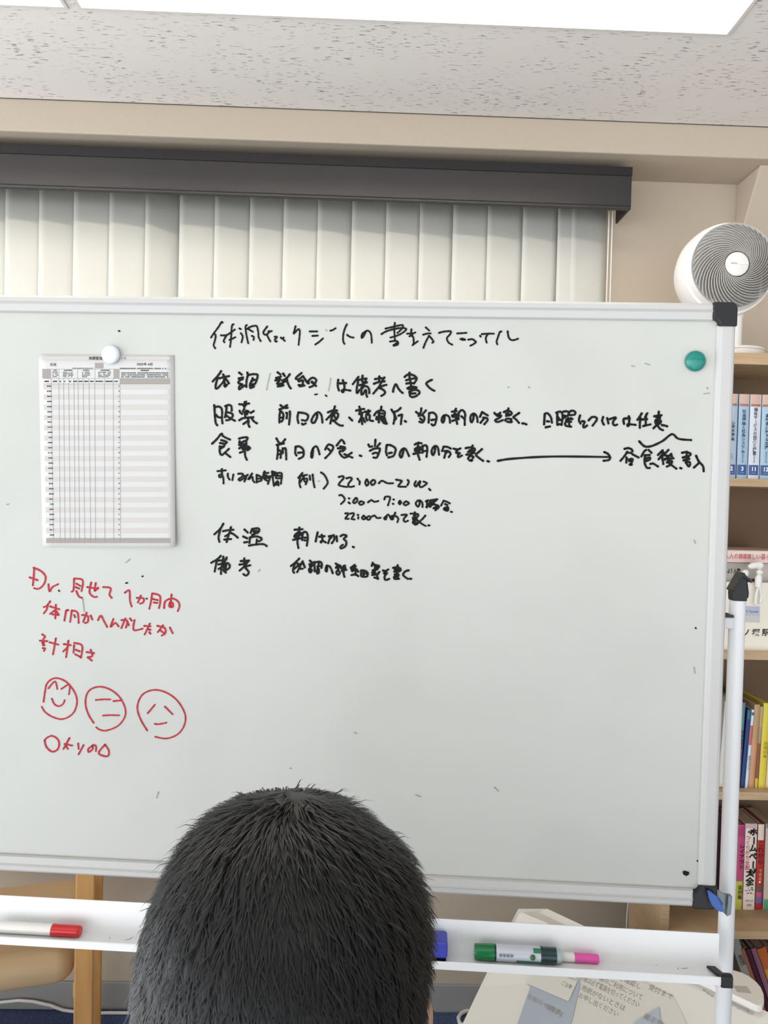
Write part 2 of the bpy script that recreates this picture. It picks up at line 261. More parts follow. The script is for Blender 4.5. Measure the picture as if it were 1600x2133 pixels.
  (430, 1085, 10, "350,60 290,160 165,280;290,170 265,270 250,350 270,435;345,215 450,195 560,185;510,130 485,230 440,360 420,440;470,270 390,320;510,250 580,290 650,350;370,390 430,385 510,380;790,180 860,245;765,325 850,365;785,450 850,440;950,170 920,250;950,170 1070,155 1100,200 1060,255 990,240;980,210 1050,210;950,295 1005,275;905,350 895,460;905,345 1050,325 1150,370 1110,420 1050,420;1050,390 1040,470;885,515 1010,495 1180,485 1255,525"),
  (590, 1090, 10, "335,90 330,180;235,135 400,125;330,170 240,250 250,290 380,230 330,180;240,260 370,220;205,345 380,310;300,310 295,400 315,515;400,200 395,350;400,220 450,175 500,220 510,330 490,465;440,300 500,300;440,355 500,360;310,200 320,300;715,190 675,380;750,280 860,270;800,240 815,330 790,400 780,380 830,370 885,400;950,275 1050,260 1060,340 1010,415;1050,245 980,300 935,415;1110,270 1120,375;950,270 1000,300;1195,270 1250,240 1320,265 1260,325 1310,380 1300,470 1210,525 1190,490 1240,450;1450,490 1470,500")]),
 ('lowest black line, about remarks', 4.3, [
  (430, 1150, 11.4286, "340,90 270,160 115,255;245,180 230,280 195,460;275,205 380,195 470,180;400,110 400,210;480,130 430,230;285,295 480,260 550,310 540,380 470,430;380,250 350,400 345,520;290,400 380,350;400,340 440,360 400,430 460,490;470,290 450,470;390,300 460,330;900,150 890,300;815,215 1010,200;1010,200 900,340 790,440;785,300 900,280 960,240;930,345 1040,315;910,360 990,450 1000,510 940,560 880,525"),
  (590, 1150, 10.6667, "355,145 280,220 170,310;260,250 215,400 240,460;280,230 350,270 420,260;430,205 370,320 310,445;350,280 250,370;440,240 480,340;370,370 430,370;590,190 640,230;580,270 640,260;590,310 650,300;620,330 570,390 600,455 640,400 590,390;690,220 700,430;700,230 810,215 855,260 850,350;790,250 760,370 750,470 790,460 790,380;760,320 830,310;600,290 610,350;960,310 940,400 965,430 975,340 960,300 1040,330 1100,470;1165,255 1230,290;1170,350 1280,320;1190,310 1260,300;1215,400 1180,450 1215,505 1260,460 1215,400;1370,300 1320,430;1300,410 1400,395;1290,360 1380,350;1340,310 1340,470 1360,550;1180,330 1230,370"),
  (720, 1160, 10.6667, "200,180 110,250 180,260 220,210;140,260 140,320 200,280;130,240 200,200;150,300 230,270 280,330;220,280 220,400;130,405 220,390 280,430;345,300 350,430 460,440;345,300 430,310 490,360 480,430;400,310 400,420;390,370 480,370;600,130 580,200;600,150 650,180;640,190 740,200 720,250 640,290;660,180 640,300;600,300 700,280;590,350 650,340;590,400 720,380;750,335 700,400 715,490;640,460 720,480;650,330 650,400;660,230 710,240;830,300 880,320 945,280;890,310 850,370 920,360 870,420 870,500 920,510 965,490;1155,185 1145,300;1055,245 1150,230 1220,270 1200,320 1080,330;1130,300 1140,400;1090,390 1160,380 1170,420 1080,440 1090,490 1185,485;1100,440 1160,440;1090,280 1180,290;1400,300 1330,320 1275,390 1310,440 1385,490;1430,485 1455,490")]),
]
RED = [
 ('first red line, about showing the doctor', 4.0, [(40, 1160, 4.2105, "130,100 125,180 118,250;90,180 160,205;125,95 190,125 230,175 215,240 170,280 130,275;255,240 265,305 290,265 340,240;480,190 475,290 460,305;480,190 555,205 545,300;500,235 535,255;495,265 525,280;500,300 520,345 550,360;595,265 690,280;670,230 660,300 690,270;630,225 615,310 650,350 680,350;735,265 800,275 790,330 810,360;925,315 965,295 970,380 985,435;1030,360 1090,365 1085,400 1060,410;1065,340 1040,400;1165,320 1155,390 1140,455;1165,320 1230,340 1235,400 1225,450;1170,370 1215,380;1180,400 1210,405;1335,330 1330,380;1270,450 1280,390 1340,365 1390,390 1405,430 1390,475;1320,400 1315,435 1345,440 1345,405 1320,400;1330,380 1330,440")]),
 ('second red line, about a change of condition', 4.0, [(40, 1160, 4.2105, "270,390 240,430 215,440;250,420 240,460 215,495;270,435 350,460;320,420 315,540;310,470 270,500;320,470 345,510;290,505 340,510;410,470 395,560;420,465 430,470;460,470 445,570;460,470 510,490 520,580;480,510 490,530;550,510 600,520 600,570 575,580;590,490 560,570;625,515 640,550;690,555 715,515 740,560 770,615;825,545 800,615 840,580 870,610;895,555 945,560 935,620;930,540 895,625;950,575 960,600;970,540 985,560;1010,555 1000,610 1010,645 1080,630;1095,605 1150,610;1145,585 1100,680;1130,635 1150,640;1140,660 1150,675;1210,605 1275,625 1280,670 1250,690;1260,600 1215,660;1230,640 1270,670;1320,620 1345,670")]),
 ('third red line of three characters', 4.0, [(40, 1160, 4.2105, "200,680 225,700 210,720;180,735 245,740;200,755 215,750 205,775 220,775;205,800 225,805 215,825;265,750 340,770;320,715 295,855;390,765 450,775;430,735 410,880;425,790 385,830;480,775 475,840;480,755 550,780 540,885;495,815 530,830;490,855 530,875;590,835 655,845;625,815 640,870 600,880 610,890;600,880 635,910")]),
 ('lowest red line with a circle and a triangle', 4.0, [(60, 1380, 4.4444, "145,720 160,780 210,825 260,810 280,760 265,710 215,680 170,695 145,720;375,700 320,800;330,755 400,770;340,770 360,800;455,750 460,800;505,765 460,850;590,770 550,800 555,830 590,800 590,765 620,775 620,820;705,760 645,840 725,870 740,820 705,760")]),
]
FACES = [
 ('smiling red face', 3.6, [(60, 1380, 4.4444, "135,365 150,260 170,190 240,145 330,170 400,240 440,320 440,400 400,480 310,525 220,505 150,460 118,410;180,240 240,175 262,245;300,245 375,205 370,295;212,335 235,385 275,405 315,385 330,350")]),
 ('red face with a straight mouth and flat eyes', 3.6, [(60, 1380, 4.4444, "600,560 555,490 525,400 530,310 570,250 650,225 740,245 820,300 870,370 895,450 880,520 820,590 720,630 660,625 622,600;618,348 690,342 752,343;782,358 850,352;685,492 760,488 835,490")]),
 ('sad red face with slanting eyes', 3.6, [(60, 1380, 4.4444, "1095,630 1040,540 1005,440 1015,360 1060,290 1150,255 1250,270 1350,330 1420,420 1450,510 1430,600 1370,670 1270,705 1170,688;1100,470 1165,392;1258,408 1330,480;1165,568 1200,572 1272,558")]),
]
FADED = [('faded marks left from wiping', 2.2, [
  (430, 760, 10, "1325,180 1290,330 1250,520"), (560, 760, 10, "1285,280 1270,400 1240,540"), (580, 660, 8, "785,212 805,235"),
  (600, 970, 8.8889, "555,285 580,285"), (430, 1150, 11.4286, "1270,415 1235,460"), (40, 1160, 4.2105, "555,370 570,480"),
  (0, 0, 1, "1316,762 1322,763;1344,757 1354,760;1473,807 1475,810;1466,820 1478,819;1493,676 1504,690;1058,806 1060,807;1101,805 1103,808;1446,1125 1449,1132;1446,1390 1448,1402;738,1526 743,1528;866,1656 876,1660;604,1600 606,1601;270,1165 262,1172;14,1051 18,1050;330,1650 326,1662;1030,1640 1038,1648")])]
SPOTS = [('small black specks of ink', 3.4, [(40, 1160, 4.2105, "345,295 352,300;1115,365 1120,368;935,230 948,228;1078,172 1085,170"),
  (0, 0, 1, "247,689 249,690;1453,1793 1454,1794;1449,1308 1450,1309"), (560, 760, 10, "960,620 1005,612;1180,630 1205,655")])]
def strokes(rows):
    out = []
    for x0, y0, s, t in rows:
        for st in t.split(';'):
            pts = [tuple(float(c) for c in q.split(',')) for q in st.split()]
            out.append([(x0 + x/s, y0 + y/s) for x, y in pts])
    return out
def words_of(rows, gap=16):                     # strokes of a line gathered into words
    st = sorted(strokes(rows), key=lambda s: min(x for x, _ in s)); out = []; end = -1e9
    for s in st:
        if min(x for x, _ in s) > end + gap: out.append([])
        out[-1].append(s); end = max(end, max(x for x, _ in s))
    return out
def ink(rows, w):
    m = M()
    for k, st in enumerate(rows if isinstance(rows[0], list) else strokes(rows)):
        off = .0007 + 2e-6*(k % 60)
        P = [np.array(uz(onb(x, y, off))) for x, y in st]
        if len(P) > 2:                                   # smooth curve through the points
            Q = [P[0]] + P + [P[-1]]; C = []
            for i in range(1, len(Q)-2):
                a, b, c, d = Q[i-1:i+3]
                for j in range(5):
                    t = j/5
                    C.append(.5*(2*b + (c-a)*t + (2*a-5*b+4*c-d)*t*t + (3*b-a-3*c+d)*t**3))
            C.append(P[-1]); P = C
        r = w*.5*1.18/1600
        n = len(P); L = []; Rr = []
        for i in range(n):
            t = P[min(i+1, n-1)] - P[max(i-1, 0)]; t = t/(np.linalg.norm(t)+1e-9); nn = np.array((-t[1], t[0]))
            ww = r*(1 - .12*(i/(max(n-1, 1))) + .08*math.sin(i*1.7+k))
            L.append(P[i]+nn*ww); Rr.append(P[i]-nn*ww)
        vs = [bd(*p, off) for p in L] + [bd(*p, off) for p in Rr]
        fs = [(i, i+n, i+n+1, i+1) for i in range(n-1)]
        m.add(vs, fs)
        for p, q in ((P[0], P[1]), (P[-1], P[-2])):      # round ends
            m.add([bd(*p, off)] + [bd(p[0]+r*math.cos(a*math.pi/5), p[1]+r*math.sin(a*math.pi/5), off) for a in range(10)],
                  [(0, a+1, (a+1) % 10+1) for a in range(10)])
    return m
# ================================================================== the room
CEIL = 2.417
m_ceil = mat('fissured_ceiling_tile', (226, 222, 217), .9, .15)
nt = m_ceil.node_tree; b_ = nt.nodes['Principled BSDF']
tc = nt.nodes.new('ShaderNodeTexCoord')
def _noise(scale, sc, detail=2.0):
    mp = nt.nodes.new('ShaderNodeMapping'); mp.inputs['Scale'].default_value = sc
    n = nt.nodes.new('ShaderNodeTexNoise'); n.inputs['Scale'].default_value = scale; n.inputs['Detail'].default_value = detail
    nt.links.new(tc.outputs['Object'], mp.inputs['Vector']); nt.links.new(mp.outputs['Vector'], n.inputs['Vector'])
    return n.outputs['Fac']
def _ramp(src, lo, hi):
    r = nt.nodes.new('ShaderNodeMapRange'); r.inputs['From Min'].default_value = lo; r.inputs['From Max'].default_value = hi
    nt.links.new(src, r.inputs['Value']); return r.outputs['Result']
def _mul(a, b):
    n = nt.nodes.new('ShaderNodeMath'); n.operation = 'MULTIPLY'; nt.links.new(a, n.inputs[0]); nt.links.new(b, n.inputs[1]); return n.outputs[0]
pit = _mul(_ramp(_noise(70, (.6, 2.9, 1), 3.0), .60, .66), _ramp(_noise(9, (1, 1, 1), 2.0), .40, .55))
mx = nt.nodes.new('ShaderNodeMix'); mx.data_type = 'RGBA'
nt.links.new(pit, mx.inputs['Factor']); mx.inputs[6].default_value = rgb(226, 222, 217); mx.inputs[7].default_value = rgb(140, 135, 131)
nt.links.new(mx.outputs[2], b_.inputs['Base Color'])
bp = nt.nodes.new('ShaderNodeBump'); bp.invert = True; bp.inputs['Strength'].default_value = .5; bp.inputs['Distance'].default_value = .002
nt.links.new(pit, bp.inputs['Height']); nt.links.new(bp.outputs['Normal'], b_.inputs['Normal'])

XL, XR, YB, YW = -3.2, 2.3, -1.0, 2.13
cols = [(-1.94, -.628), (-.593, .7215)]
rows = [(1.25, 1.5825), (-.28, .05)]
xs = sorted([XL, XR] + [c for q in cols for c in q]); ys = sorted([YB, 1.962] + [c for q in rows for c in q])
m = M()
for i in range(len(xs)-1):
    for j in range(len(ys)-1):
        cx, cy = (xs[i]+xs[i+1])/2, (ys[j]+ys[j+1])/2
        if any(a < cx < b for a, b in cols) and any(a < cy < b for a, b in rows): continue
        m.box((xs[i], ys[j], CEIL), (xs[i+1], ys[j+1], CEIL+.02))
struct('ceiling', m, m_ceil)
m_carpet = mat('navy_loop_carpet', (62, 78, 114), .95, .1, bump=(500, .8, .004), var=((84, 98, 132), 160, (1, 1, 1), .35, .65))
struct('floor', M().box((-1.35, .12, -.05), (XR, 2.35, 0)), m_carpet)
# rear wall with the window opening, the beam over it and the pier at its end
BEAMZ = 2.337
m = M()
WX0, WX1, WZ0, WZ1 = -2.6, .60, .95, 2.25
m.box((XL, YW, 0), (XR, YW+.16, WZ0)); m.box((XL, YW, WZ1), (XR, YW+.16, CEIL)); m.box((XL, YW, WZ0), (WX0, YW+.16, WZ1)); m.box((WX1, YW, WZ0), (XR, YW+.16, WZ1))
struct('wall_back', m, m_wall)
struct('wall_right', M().box((XR, .2, 0), (XR+.1, YW, CEIL)), m_wall)
struct('trim_1', M().box((XL, 1.965, BEAMZ), (XR, YW, CEIL+.02)), m_wall, bevel=.004, label='beam along the top of the wall')
m = M(); yo = 1.013
m.prism([(yo, 2.0, BEAMZ), (yo, YW, BEAMZ), (yo, YW, 0), (yo, 2.105, 0), (yo, 2.10, 2.18)], (XR-yo, 0, 0))
struct('trim_2', m, m_wall, bevel=.003, label='pier with a sloping shoulder beside the window wall')
struct('trim_3', M().box((XL, 1.962, CEIL-.0008), (XR, 1.965, CEIL+.01)), mat('dark_shadow_gap_strip', (70, 66, 62), .8), label='dark joint between ceiling and beam')
struct('baseboard_back', M().box((XL, YW-.008, 0), (XR, YW, .078)), mat('grey_vinyl_skirting', (150, 150, 148), .5, .4), bevel=.002)
m_glass = mat('window_glass', (235, 240, 242), .05, .5); m_glass.node_tree.nodes['Principled BSDF'].inputs['Transmission Weight'].default_value = 1.0
w = struct('window_1', M().box((WX0, 2.205, WZ0), (WX1, 2.211, WZ1)), m_glass)
m = M()
for x in (WX0, -1.53, -.46, WX1-.045): m.box((x, 2.18, WZ0), (x+.045, 2.235, WZ1))
for z in (WZ0, WZ1-.045): m.box((WX0, 2.18, z), (WX1, 2.235, z+.045))
obj('window_frame', m, mat('grey_window_aluminium', (120, 120, 122), .4, .5, .6), w)

# ------------------------------------------------------------------ recessed ceiling lights
m_refl = mat('white_lamp_reflector', (242, 241, 236), .5, .3)
m_lamp = mat('lamp_diffuser', (255, 252, 244), .5, .3, emit=((255, 249, 238), LAMP))
m_added_lamp = mat('added_lamp_diffuser', (255, 252, 244), .5, .3, emit=((255, 249, 238), LAMP*.08))  # for the unseen second row, added to light the room
LAB = {(0, 0): 'recessed ceiling light cut off at the upper corner beside the longer one',
       (1, 0): 'long bright recessed ceiling light over the whiteboard'}
for j, (y0, y1) in enumerate(rows):
    for i, (x0, x1) in enumerate(cols):
        t = thing('ceiling_light', LAB.get((i, j), 'unseen recessed ceiling light added over the camera to light the room'), 'ceiling light',
                  ((x0+x1)/2, (y0+y1)/2, CEIL), 'recessed ceiling lights')
        d, h = .045, .10
        a = [(x0, y0), (x1, y0), (x1, y1), (x0, y1)]; c = [(x0+d*.6, y0+d), (x1-d*.6, y0+d), (x1-d*.6, y1-d), (x0+d*.6, y1-d)]
        m = M().add([(x, y, CEIL) for x, y in a] + [(x, y, CEIL+h) for x, y in c],
                    [(i_, (i_+1) % 4, (i_+1) % 4+4, i_+4) for i_ in range(4)] + [(4, 5, 6, 7)])
        obj('reflector', m, m_refl, t)
        hw = .020 if j == 0 else .08
        m = M().box((x0+.06, (y0+y1)/2-hw, CEIL+h-.035), (x1-.06, (y0+y1)/2+hw, CEIL+h-.004))
        obj('lamp_panel', m, m_lamp if j == 0 else m_added_lamp, t, bevel=.008)
        m = M(); e = .007
        for (p, q) in (((x0-e, y0-e), (x1+e, y0)), ((x0-e, y1), (x1+e, y1+e)), ((x0-e, y0), (x0, y1)), ((x1, y0), (x1+e, y1))):
            m.box((p[0], p[1], CEIL-.003), (q[0], q[1], CEIL+.012))
        obj('trim_frame', m, mat('light_trim', (214, 211, 206), .6), t)

# ------------------------------------------------------------------ vertical blind
t = thing('vertical_blind', 'off white vertical blind with a dark grey valance across the window', 'blind', (-.6, 2.06, .92))
m_slat = mat('off_white_blind_fabric', (233, 232, 225), .8, .2, trans=.30, bump=(300, .1, .001))
m = M()
prof = [(-.004, 2.316), (.002, 2.294), (.003, 2.293), (.003, 2.216), (.006, 2.214), (.006, 2.208), (-.010, 2.208), (-.010, 2.306), (-.105, 2.306), (-.105, 2.316)]
m.sweep([(-a, b) for a, b in prof], (-2.7, 1.998, 0), (.672, 1.998, 0), Y_, Z)
m.box((.668, 1.996, 2.208), (.674, 2.103, 2.316))
vl = obj('valance', m, mat('charcoal_valance', (39, 36, 37), .42, .5, bump=(40, .03, .001)), t, bevel=.0015)
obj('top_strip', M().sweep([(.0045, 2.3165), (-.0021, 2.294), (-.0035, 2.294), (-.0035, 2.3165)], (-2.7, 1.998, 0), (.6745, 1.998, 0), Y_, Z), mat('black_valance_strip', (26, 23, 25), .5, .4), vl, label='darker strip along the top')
m = M().box((-2.68, 2.075, 2.262), (.650, 2.112, 2.300))
obj('head_rail', m, mat('grey_head_rail', (150, 150, 150), .4, .5, .5), t, bevel=.002)
sx = [-.975, -.8861, -.7945, -.7001, -.6043, -.5133, -.4196, -.3256, -.2353, -.1436, -.0516, .0406, .1317, .2217, .3158, .4115, .5073, .5455, .6416]
edges = [(sx[0]-.0925*k, .0925) for k in range(8, 0, -1)] + [(sx[i], sx[i+1]-sx[i]) for i in range(len(sx)-1)]
for k, (x0, wd) in enumerate(edges):
    tilt = math.radians(9 + 3*math.sin(k*2.3))
    if abs(x0+.6043) < .003: tilt = math.radians(24)
    if wd < .06: tilt = math.radians(4)
    W2 = max(wd, .06)+.006; m = M(); vs = []
    for zz in (.92, 2.262):
        for i in range(7):
            u = i/6; bow = .002*(1-(2*u-1)**2)
            vs.append((x0 + u*W2*math.cos(tilt), 2.090 + u*W2*math.sin(tilt) - bow, zz))
    m.add(vs, [(i, i+1, i+8, i+7) for i in range(6)])
    o = obj('slat', m, m_slat, t, smooth=60)
    sd = o.modifiers.new('thickness', 'SOLIDIFY'); sd.thickness = .0006
m = M()
for dx in (0, .0095): m.tube([(1*.6375+dx, 2.062, 2.225), (1*.6375+dx, 2.060, 1.6), (.6385+dx*.8, 2.060, 1.0), (.637, 2.06, .97)], .0017, 8)
obj('pull_cord', m, mat('white_cord', (224, 216, 208), .7), t, smooth=60)

# ------------------------------------------------------------------ mobile whiteboard
ZT, ZB = 1.747, .8405                     # outer edges of the frame
UL, UR = -1.30, .512
RW = .0262
t = thing('mobile_whiteboard', 'large mobile whiteboard with black and red Japanese handwriting', 'whiteboard', bd(-.39, 0))
WB = t
m = M()
pts = []
def rr(u0, z0, u1, z1, r):
    out = []
    for (cu, cz, a0) in ((u1-r, z1-r, 0), (u0+r, z1-r, 90), (u0+r, z0+r, 180), (u1-r, z0+r, 270)):
        for k in range(7): a = math.radians(a0+15*k); out.append((cu+r*math.cos(a), cz+r*math.sin(a)))
    return out
m.prism([bd(u, z, 0) for u, z in rr(UL+.020, ZB+.020, UR-.020, ZT-.020, .008)], -BN*.014)
obj('writing_panel', m, m_panel, t)
prof = [(-.016, 0), (.0035, 0), (.0075, .004), (.0075, .0105), (.0095, .0125), (.0075, .0145), (.0062, .0245), (.003, RW), (-.016, RW)]   # (out of the board, across the rail from its outer edge)
CC = .034
prof2 = [(-.016, 0), (.004, 0), (.0068, .0025), (.0075, .006), (.0072, .019), (.0055, .0245), (.003, RW), (-.016, RW)]
for nm, a, b, V in (('top', bd(UL+CC, ZT), bd(UR-CC, ZT), -BZ), ('bottom', bd(UL+CC, ZB), bd(UR-CC, ZB), BZ), ('right', bd(UR, ZB+CC), bd(UR, ZT-CC), -BU), ('left', bd(UL, ZB+CC), bd(UL, ZT-CC), BU)):
    o = obj('frame_rail', M().sweep(prof if nm in ('top', 'bottom') else prof2, a, b, BN, V), m_frame, t)
    if nm == 'right': o['label'] = 'upright frame rail at the right end'
def cap(u, z, su, sz):
    q = []
    for k in range(6): a = math.radians(90-18*k); q.append((-.010+.010*math.cos(a), -.010+.010*math.sin(a)))
    q += [(0, -.0355), (-.0245, -.0355)]
    for k in range(6): a = math.radians(18*k); q.append((-.0355+.011*math.cos(a)*1.0, -.0355+.011*math.sin(a)))
    q += [(-.0355, 0)]
    pl = [bd(u+su*a, z+sz*b, .0105) for a, b in q]
    return M().prism(pl, -BN*.028)
for (u, z, su, sz) in ((UR+.0008, ZT+.0008, 1, 1), (UR+.0008, ZB-.0008, 1, -1), (UL-.0008, ZT+.0008, -1, 1), (UL-.0008, ZB-.0008, -1, -1)):
    obj('corner_cap', cap(u, z, su, sz), m_black, t, bevel=.003, label='black plastic corner cap')
# stand: two posts, feet, castors, cross bar
PU = (.543, -1.331); PB = -.030
for k, u in enumerate(PU):
    c = bd(u, 0, PB)
    o = obj('post', M().tube([c+Z*.06, c+Z*1.302], .0118, 20), m_white, t, smooth=50)
    m = M()
    g = [(-.0105, 0), (-.0115, .012), (-.0085, .026), (.001, .044), (.006, .043), (.0095, .030), (.0105, .012), (.0105, 0)]
    m.prism([c+BU*a+Z*(1.302+b)+BN*.010 for a, b in g], -BN*.02)
    m.prism([c+BU*a+Z*(1.302+b)+BN*.014 for a, b in ((-.0135, .016), (-.0115, .014), (.0015, .037), (.0155, .028), (.0145, .031), (.003, .0435), (-.001, .041))], -BN*.026)
    m.prism([c+BU*a+Z*(1.302+b)+BN*.009 for a, b in ((.0105, .030), (.0135, .012), (.0125, .004), (.0105, .006))], -BN*.018)
    obj('post_cap', m, m_black, t, bevel=.0012, label='black plastic cap with two wings')
    m = M().tube([c+BN*.34+Z*.075, c+BN*.30+Z*.06, c-BN*.24+Z*.06, c-BN*.28+Z*.075], .014, 14)
    obj('foot', m, m_white, t, smooth=50)
    for sgn in (1, -1):
        m = M(); q = c+BN*(.31 if sgn > 0 else -.25)
        m.lathe(q-BU*.010+Z*.025, BU, [(.0, 0), (.022, 0), (.025, .004), (.025, .016), (.022, .02), (0, .02)], 20)
        m.tube([q+Z*.025, q+Z*.055], .006, 8)
        obj('castor', m, m_black, t, smooth=40)
    s = 1 if k == 0 else -1
    m = M().box((-.028 if s > 0 else 0, -.012, -.009), (0 if s > 0 else .028, .012, .009))
    R3 = Matrix((BU, -BN, BZ)).transposed()
    m.v = [c + Z*1.268 - BU*.009*s + R3 @ v for v in m.v]
    o = obj('pivot_block', m, mat('pivot_grey', (205, 206, 207), .4), t, bevel=.002)
    m = M().box((-.0285, -.0135, .0088), (-.001, .0125, .0125)).box((-.0285, -.0135, -.004), (-.0255, .0125, .0125))
    m.v = [c + Z*1.268 - BU*.009*s + R3 @ Vector((v.x*s, v.y, v.z)) for v in m.v]
    obj('pivot_clip', m, m_black, t)
m = M().tube([bd(PU[1], .33, PB), bd(PU[0], .33, PB)], .0115, 16)
obj('cross_bar', m, m_white, t, smooth=50)
# pen tray, hung between the posts under the panel
m = M()
tp = [(0, .797), (.0028, .798), (.0036, .7955), (.0036, .768), (.007, .757), (.013, .7515), (.043, .7500), (.0445, .757), (.0462, .7582), (.0475, .757), (.0475, .7465), (.045, .7455), (.011, .7462), (.003, .752), (0, .764)]
m.sweep(tp, bd(PU[1]+.014, 0, -.004), bd(PU[0]-.0215, 0, -.004), BN, BZ)
tray = obj('pen_tray', m, mat('white_tray_coating', (232, 233, 233), .4, .4), t, smooth=35)
m = M()
for px, py, dx, dy in ((1299, 2003, 2, 1), (1312, 2002, 1, -3), (1314, 1999, 2, 1), (1367, 2010, 2, 1), (1405, 2004, 12, 0), (1412, 2016, 1, 3), (1420, 2017, 12, -1), (262, 1957, 9, -1), (271, 1955, 5, -3), (264, 1945, 2, 1), (228, 1952, 2, 3), (160, 1899, 2, 0), (170, 1900, 2, 0), (180, 1900, 2, 0)):
    a = atZ(px, py, .7516); b = atZ(px+dx, py+dy, .7516)
    d = (b-a).normalized()*.0005; s = Vector((-d.y, d.x, 0))
    m = M().add([a-d-s, b+d-s, b+d+s, a-d+s], [(0, 1, 2, 3)])
    obj('ink_smear', m, mat('dry_ink_dust', (140, 140, 142), .8), tray, label='specks of dry ink')
for u0, u1 in ((PU[0]-.034, PU[0]-.0175), (PU[1]+.004, PU[1]+.020)):
    m = M()
    m.prism([bd(u0+.000, z, -.004+a) for a, z in ((.0385, .7475), (.0385, .761), (.046, .7625), (.0505, .760), (.0505, .7445), (.046, .743))], BU*(u1-u0))
    m.prism([bd(u0-.010, .7525, .012), bd(u0+.003, .7525, .012), bd(u0+.012, .7535, .040), bd(u0+.001, .7535, .040)], BZ*.004)
    obj('end_cap', m, m_black, tray, bevel=.0012, label='black plastic end cap')
m = M()
o_ = bd(PU[0]-.013, .850, -.018)
m.prism([onb(*q, .006) for q in ((1491, 1850), (1507, 1862), (1523, 1864), (1520, 1901), (1511, 1905), (1490, 1885))], -BN*.004)
m.prism([onb(*q, .006) for q in ((1514, 1862), (1523, 1864), (1520, 1901), (1511, 1905))], BN*.006)
br = obj('tilt_bracket', m, mat('zinc_plated_steel', (120, 128, 134), .4, .5, .5), t, bevel=.0008, label='grey steel bracket of the tilt lock')
m = M()
m.prism([onb(*q, .020) for q in ((1475, 1857), (1481, 1858), (1494, 1868), (1502, 1881), (1508, 1897), (1504, 1901), (1494, 1897), (1484, 1887), (1478, 1873))], -BN*.006)
m.tube([onb(1497, 1880, .018), onb(1500, 1882, .004)], .004, 10)
obj('tilt_lever', m, mat('blue_plastic', (52, 92, 168), .4), br, bevel=.0012, label='blue plastic lever')
# the writing
for lab, w_, rows_ in INK:
    for wd in words_of(rows_): obj('handwriting', ink(wd, w_*1.12), m_ink, t, label='black handwriting, ' + lab)
for lab, w_, rows_ in RED:
    for wd in words_of(rows_): obj('handwriting', ink(wd, w_), m_red, t, label='red handwriting, ' + lab)
for lab, w_, rows_ in FACES: obj('face_drawing', ink(rows_, w_), m_red, t, label=lab)
for lab, w_, rows_ in FADED: [obj('faded_mark', ink([s_], w_), m_grey_ink, t, label=lab) for s_ in strokes(rows_)]
for lab, w_, rows_ in SPOTS: [obj('ink_speck', ink([s_], w_), m_ink, t, label=lab) for s_ in strokes(rows_)]
m = M().prism([onb(*q, .0012) for q in ((1422, 1816), (1427, 1814), (1436, 1817), (1435, 1822), (1430, 1825), (1424, 1822))], -BN*.001)
obj('ink_blot', m, m_ink, t, label='black blot in the lower corner')

# ------------------------------------------------------------------ chart sheet and magnets on the panel
K = 4.638
def sheet_off(px, py): return .0012 + .006*max(0, (py-739)/400)**3*max(0, (px-80)/285)
def cp(x, y, d=0): px, py = 60+x/K, 700+y/K; return onb(px, py, sheet_off(px, py)+d)
def cq(u, v): 
    a = np.array((80, 738))*(1-u)*(1-v) + np.array((362.5, 740))*u*(1-v) + np.array((365.5, 1139))*u*v + np.array((88.5, 1139))*(1-u)*v
    return a
m = M(); n = 16; vs = []
for j in range(n+1):
    for i in range(n+1):
        a = cq(i/n, j/n); vs.append(onb(a[0], a[1], sheet_off(*a)))
m.add(vs, [(j*(n+1)+i, (j+1)*(n+1)+i, (j+1)*(n+1)+i+1, j*(n+1)+i+1) for j in range(n) for i in range(n)])
sh = obj('chart_sheet', m, m_paper, None, smooth=60)
sd = sh.modifiers.new('thickness', 'SOLIDIFY'); sd.thickness = .0002
tag(sh, 'printed health check chart sheet held on the whiteboard by a white magnet', 'paper')
def lerp(a, b, t): return a+(b-a)*t
def quad(m, x0, y0, x1, y1, d, sub=1):
    ys_ = [lerp(y0, y1, k/sub) for k in range(sub+1)]; xs_ = [lerp(x0, x1, k/2) for k in range(3)]
    m.add([cp(x, y, d) for y in ys_ for x in xs_], [(k*3+i, (k+1)*3+i, (k+1)*3+i+1, k*3+i+1) for k in range(sub) for i in range(2)])
def xl(y): return 130 + (y-200)/1800*37          # left border drifts as the sheet hangs askew
mg, md, mk = M(), M(), M()
quad(mg, 128, 200, 1362, 230, .0002)
for k in range(0, 30, 2): quad(mg, xl(465+49.6*k)+4, 465+49.6*k, 1368, 465+49.6*(k+1), .0002)
cells = []
for q in ((130, 320, 212, 408), (818, 320, 874, 408), (880, 412, 1364, 462), (xl(1975)+2, 1952, 1370, 2000), (638, 258, 720, 312)):
    md = M(); quad(md, *q, .0003); cells.append(md)
top = [215, 290, 335, 385, 435, 475, 525, 580, 635, 730, 815, 880]; bot = [237, 303, 350, 400, 447, 490, 540, 598, 645, 735, 820, 886]
for a, b in zip(top, bot):
    c = [(a, 412), (lerp(a, b, .5), 1206), (b, 2000)]
    for (xa, ya), (xb, yb) in zip(c[:-1], c[1:]):
        mk.add([cp(xa-1.4, ya, .0004), cp(xa+1.4, ya, .0004), cp(xb+1.4, yb, .0004), cp(xb-1.4, yb, .0004)], [(0, 1, 2, 3)])
for y in (320, 410, 463): quad(mk, xl(y), y-1.2, 1366, y+1.2, .0004)
for x in (290, 470, 638): quad(mk, x-1.2, 322, x+1.2, 408, .0004)
pr = random.Random(3)
md2 = M()
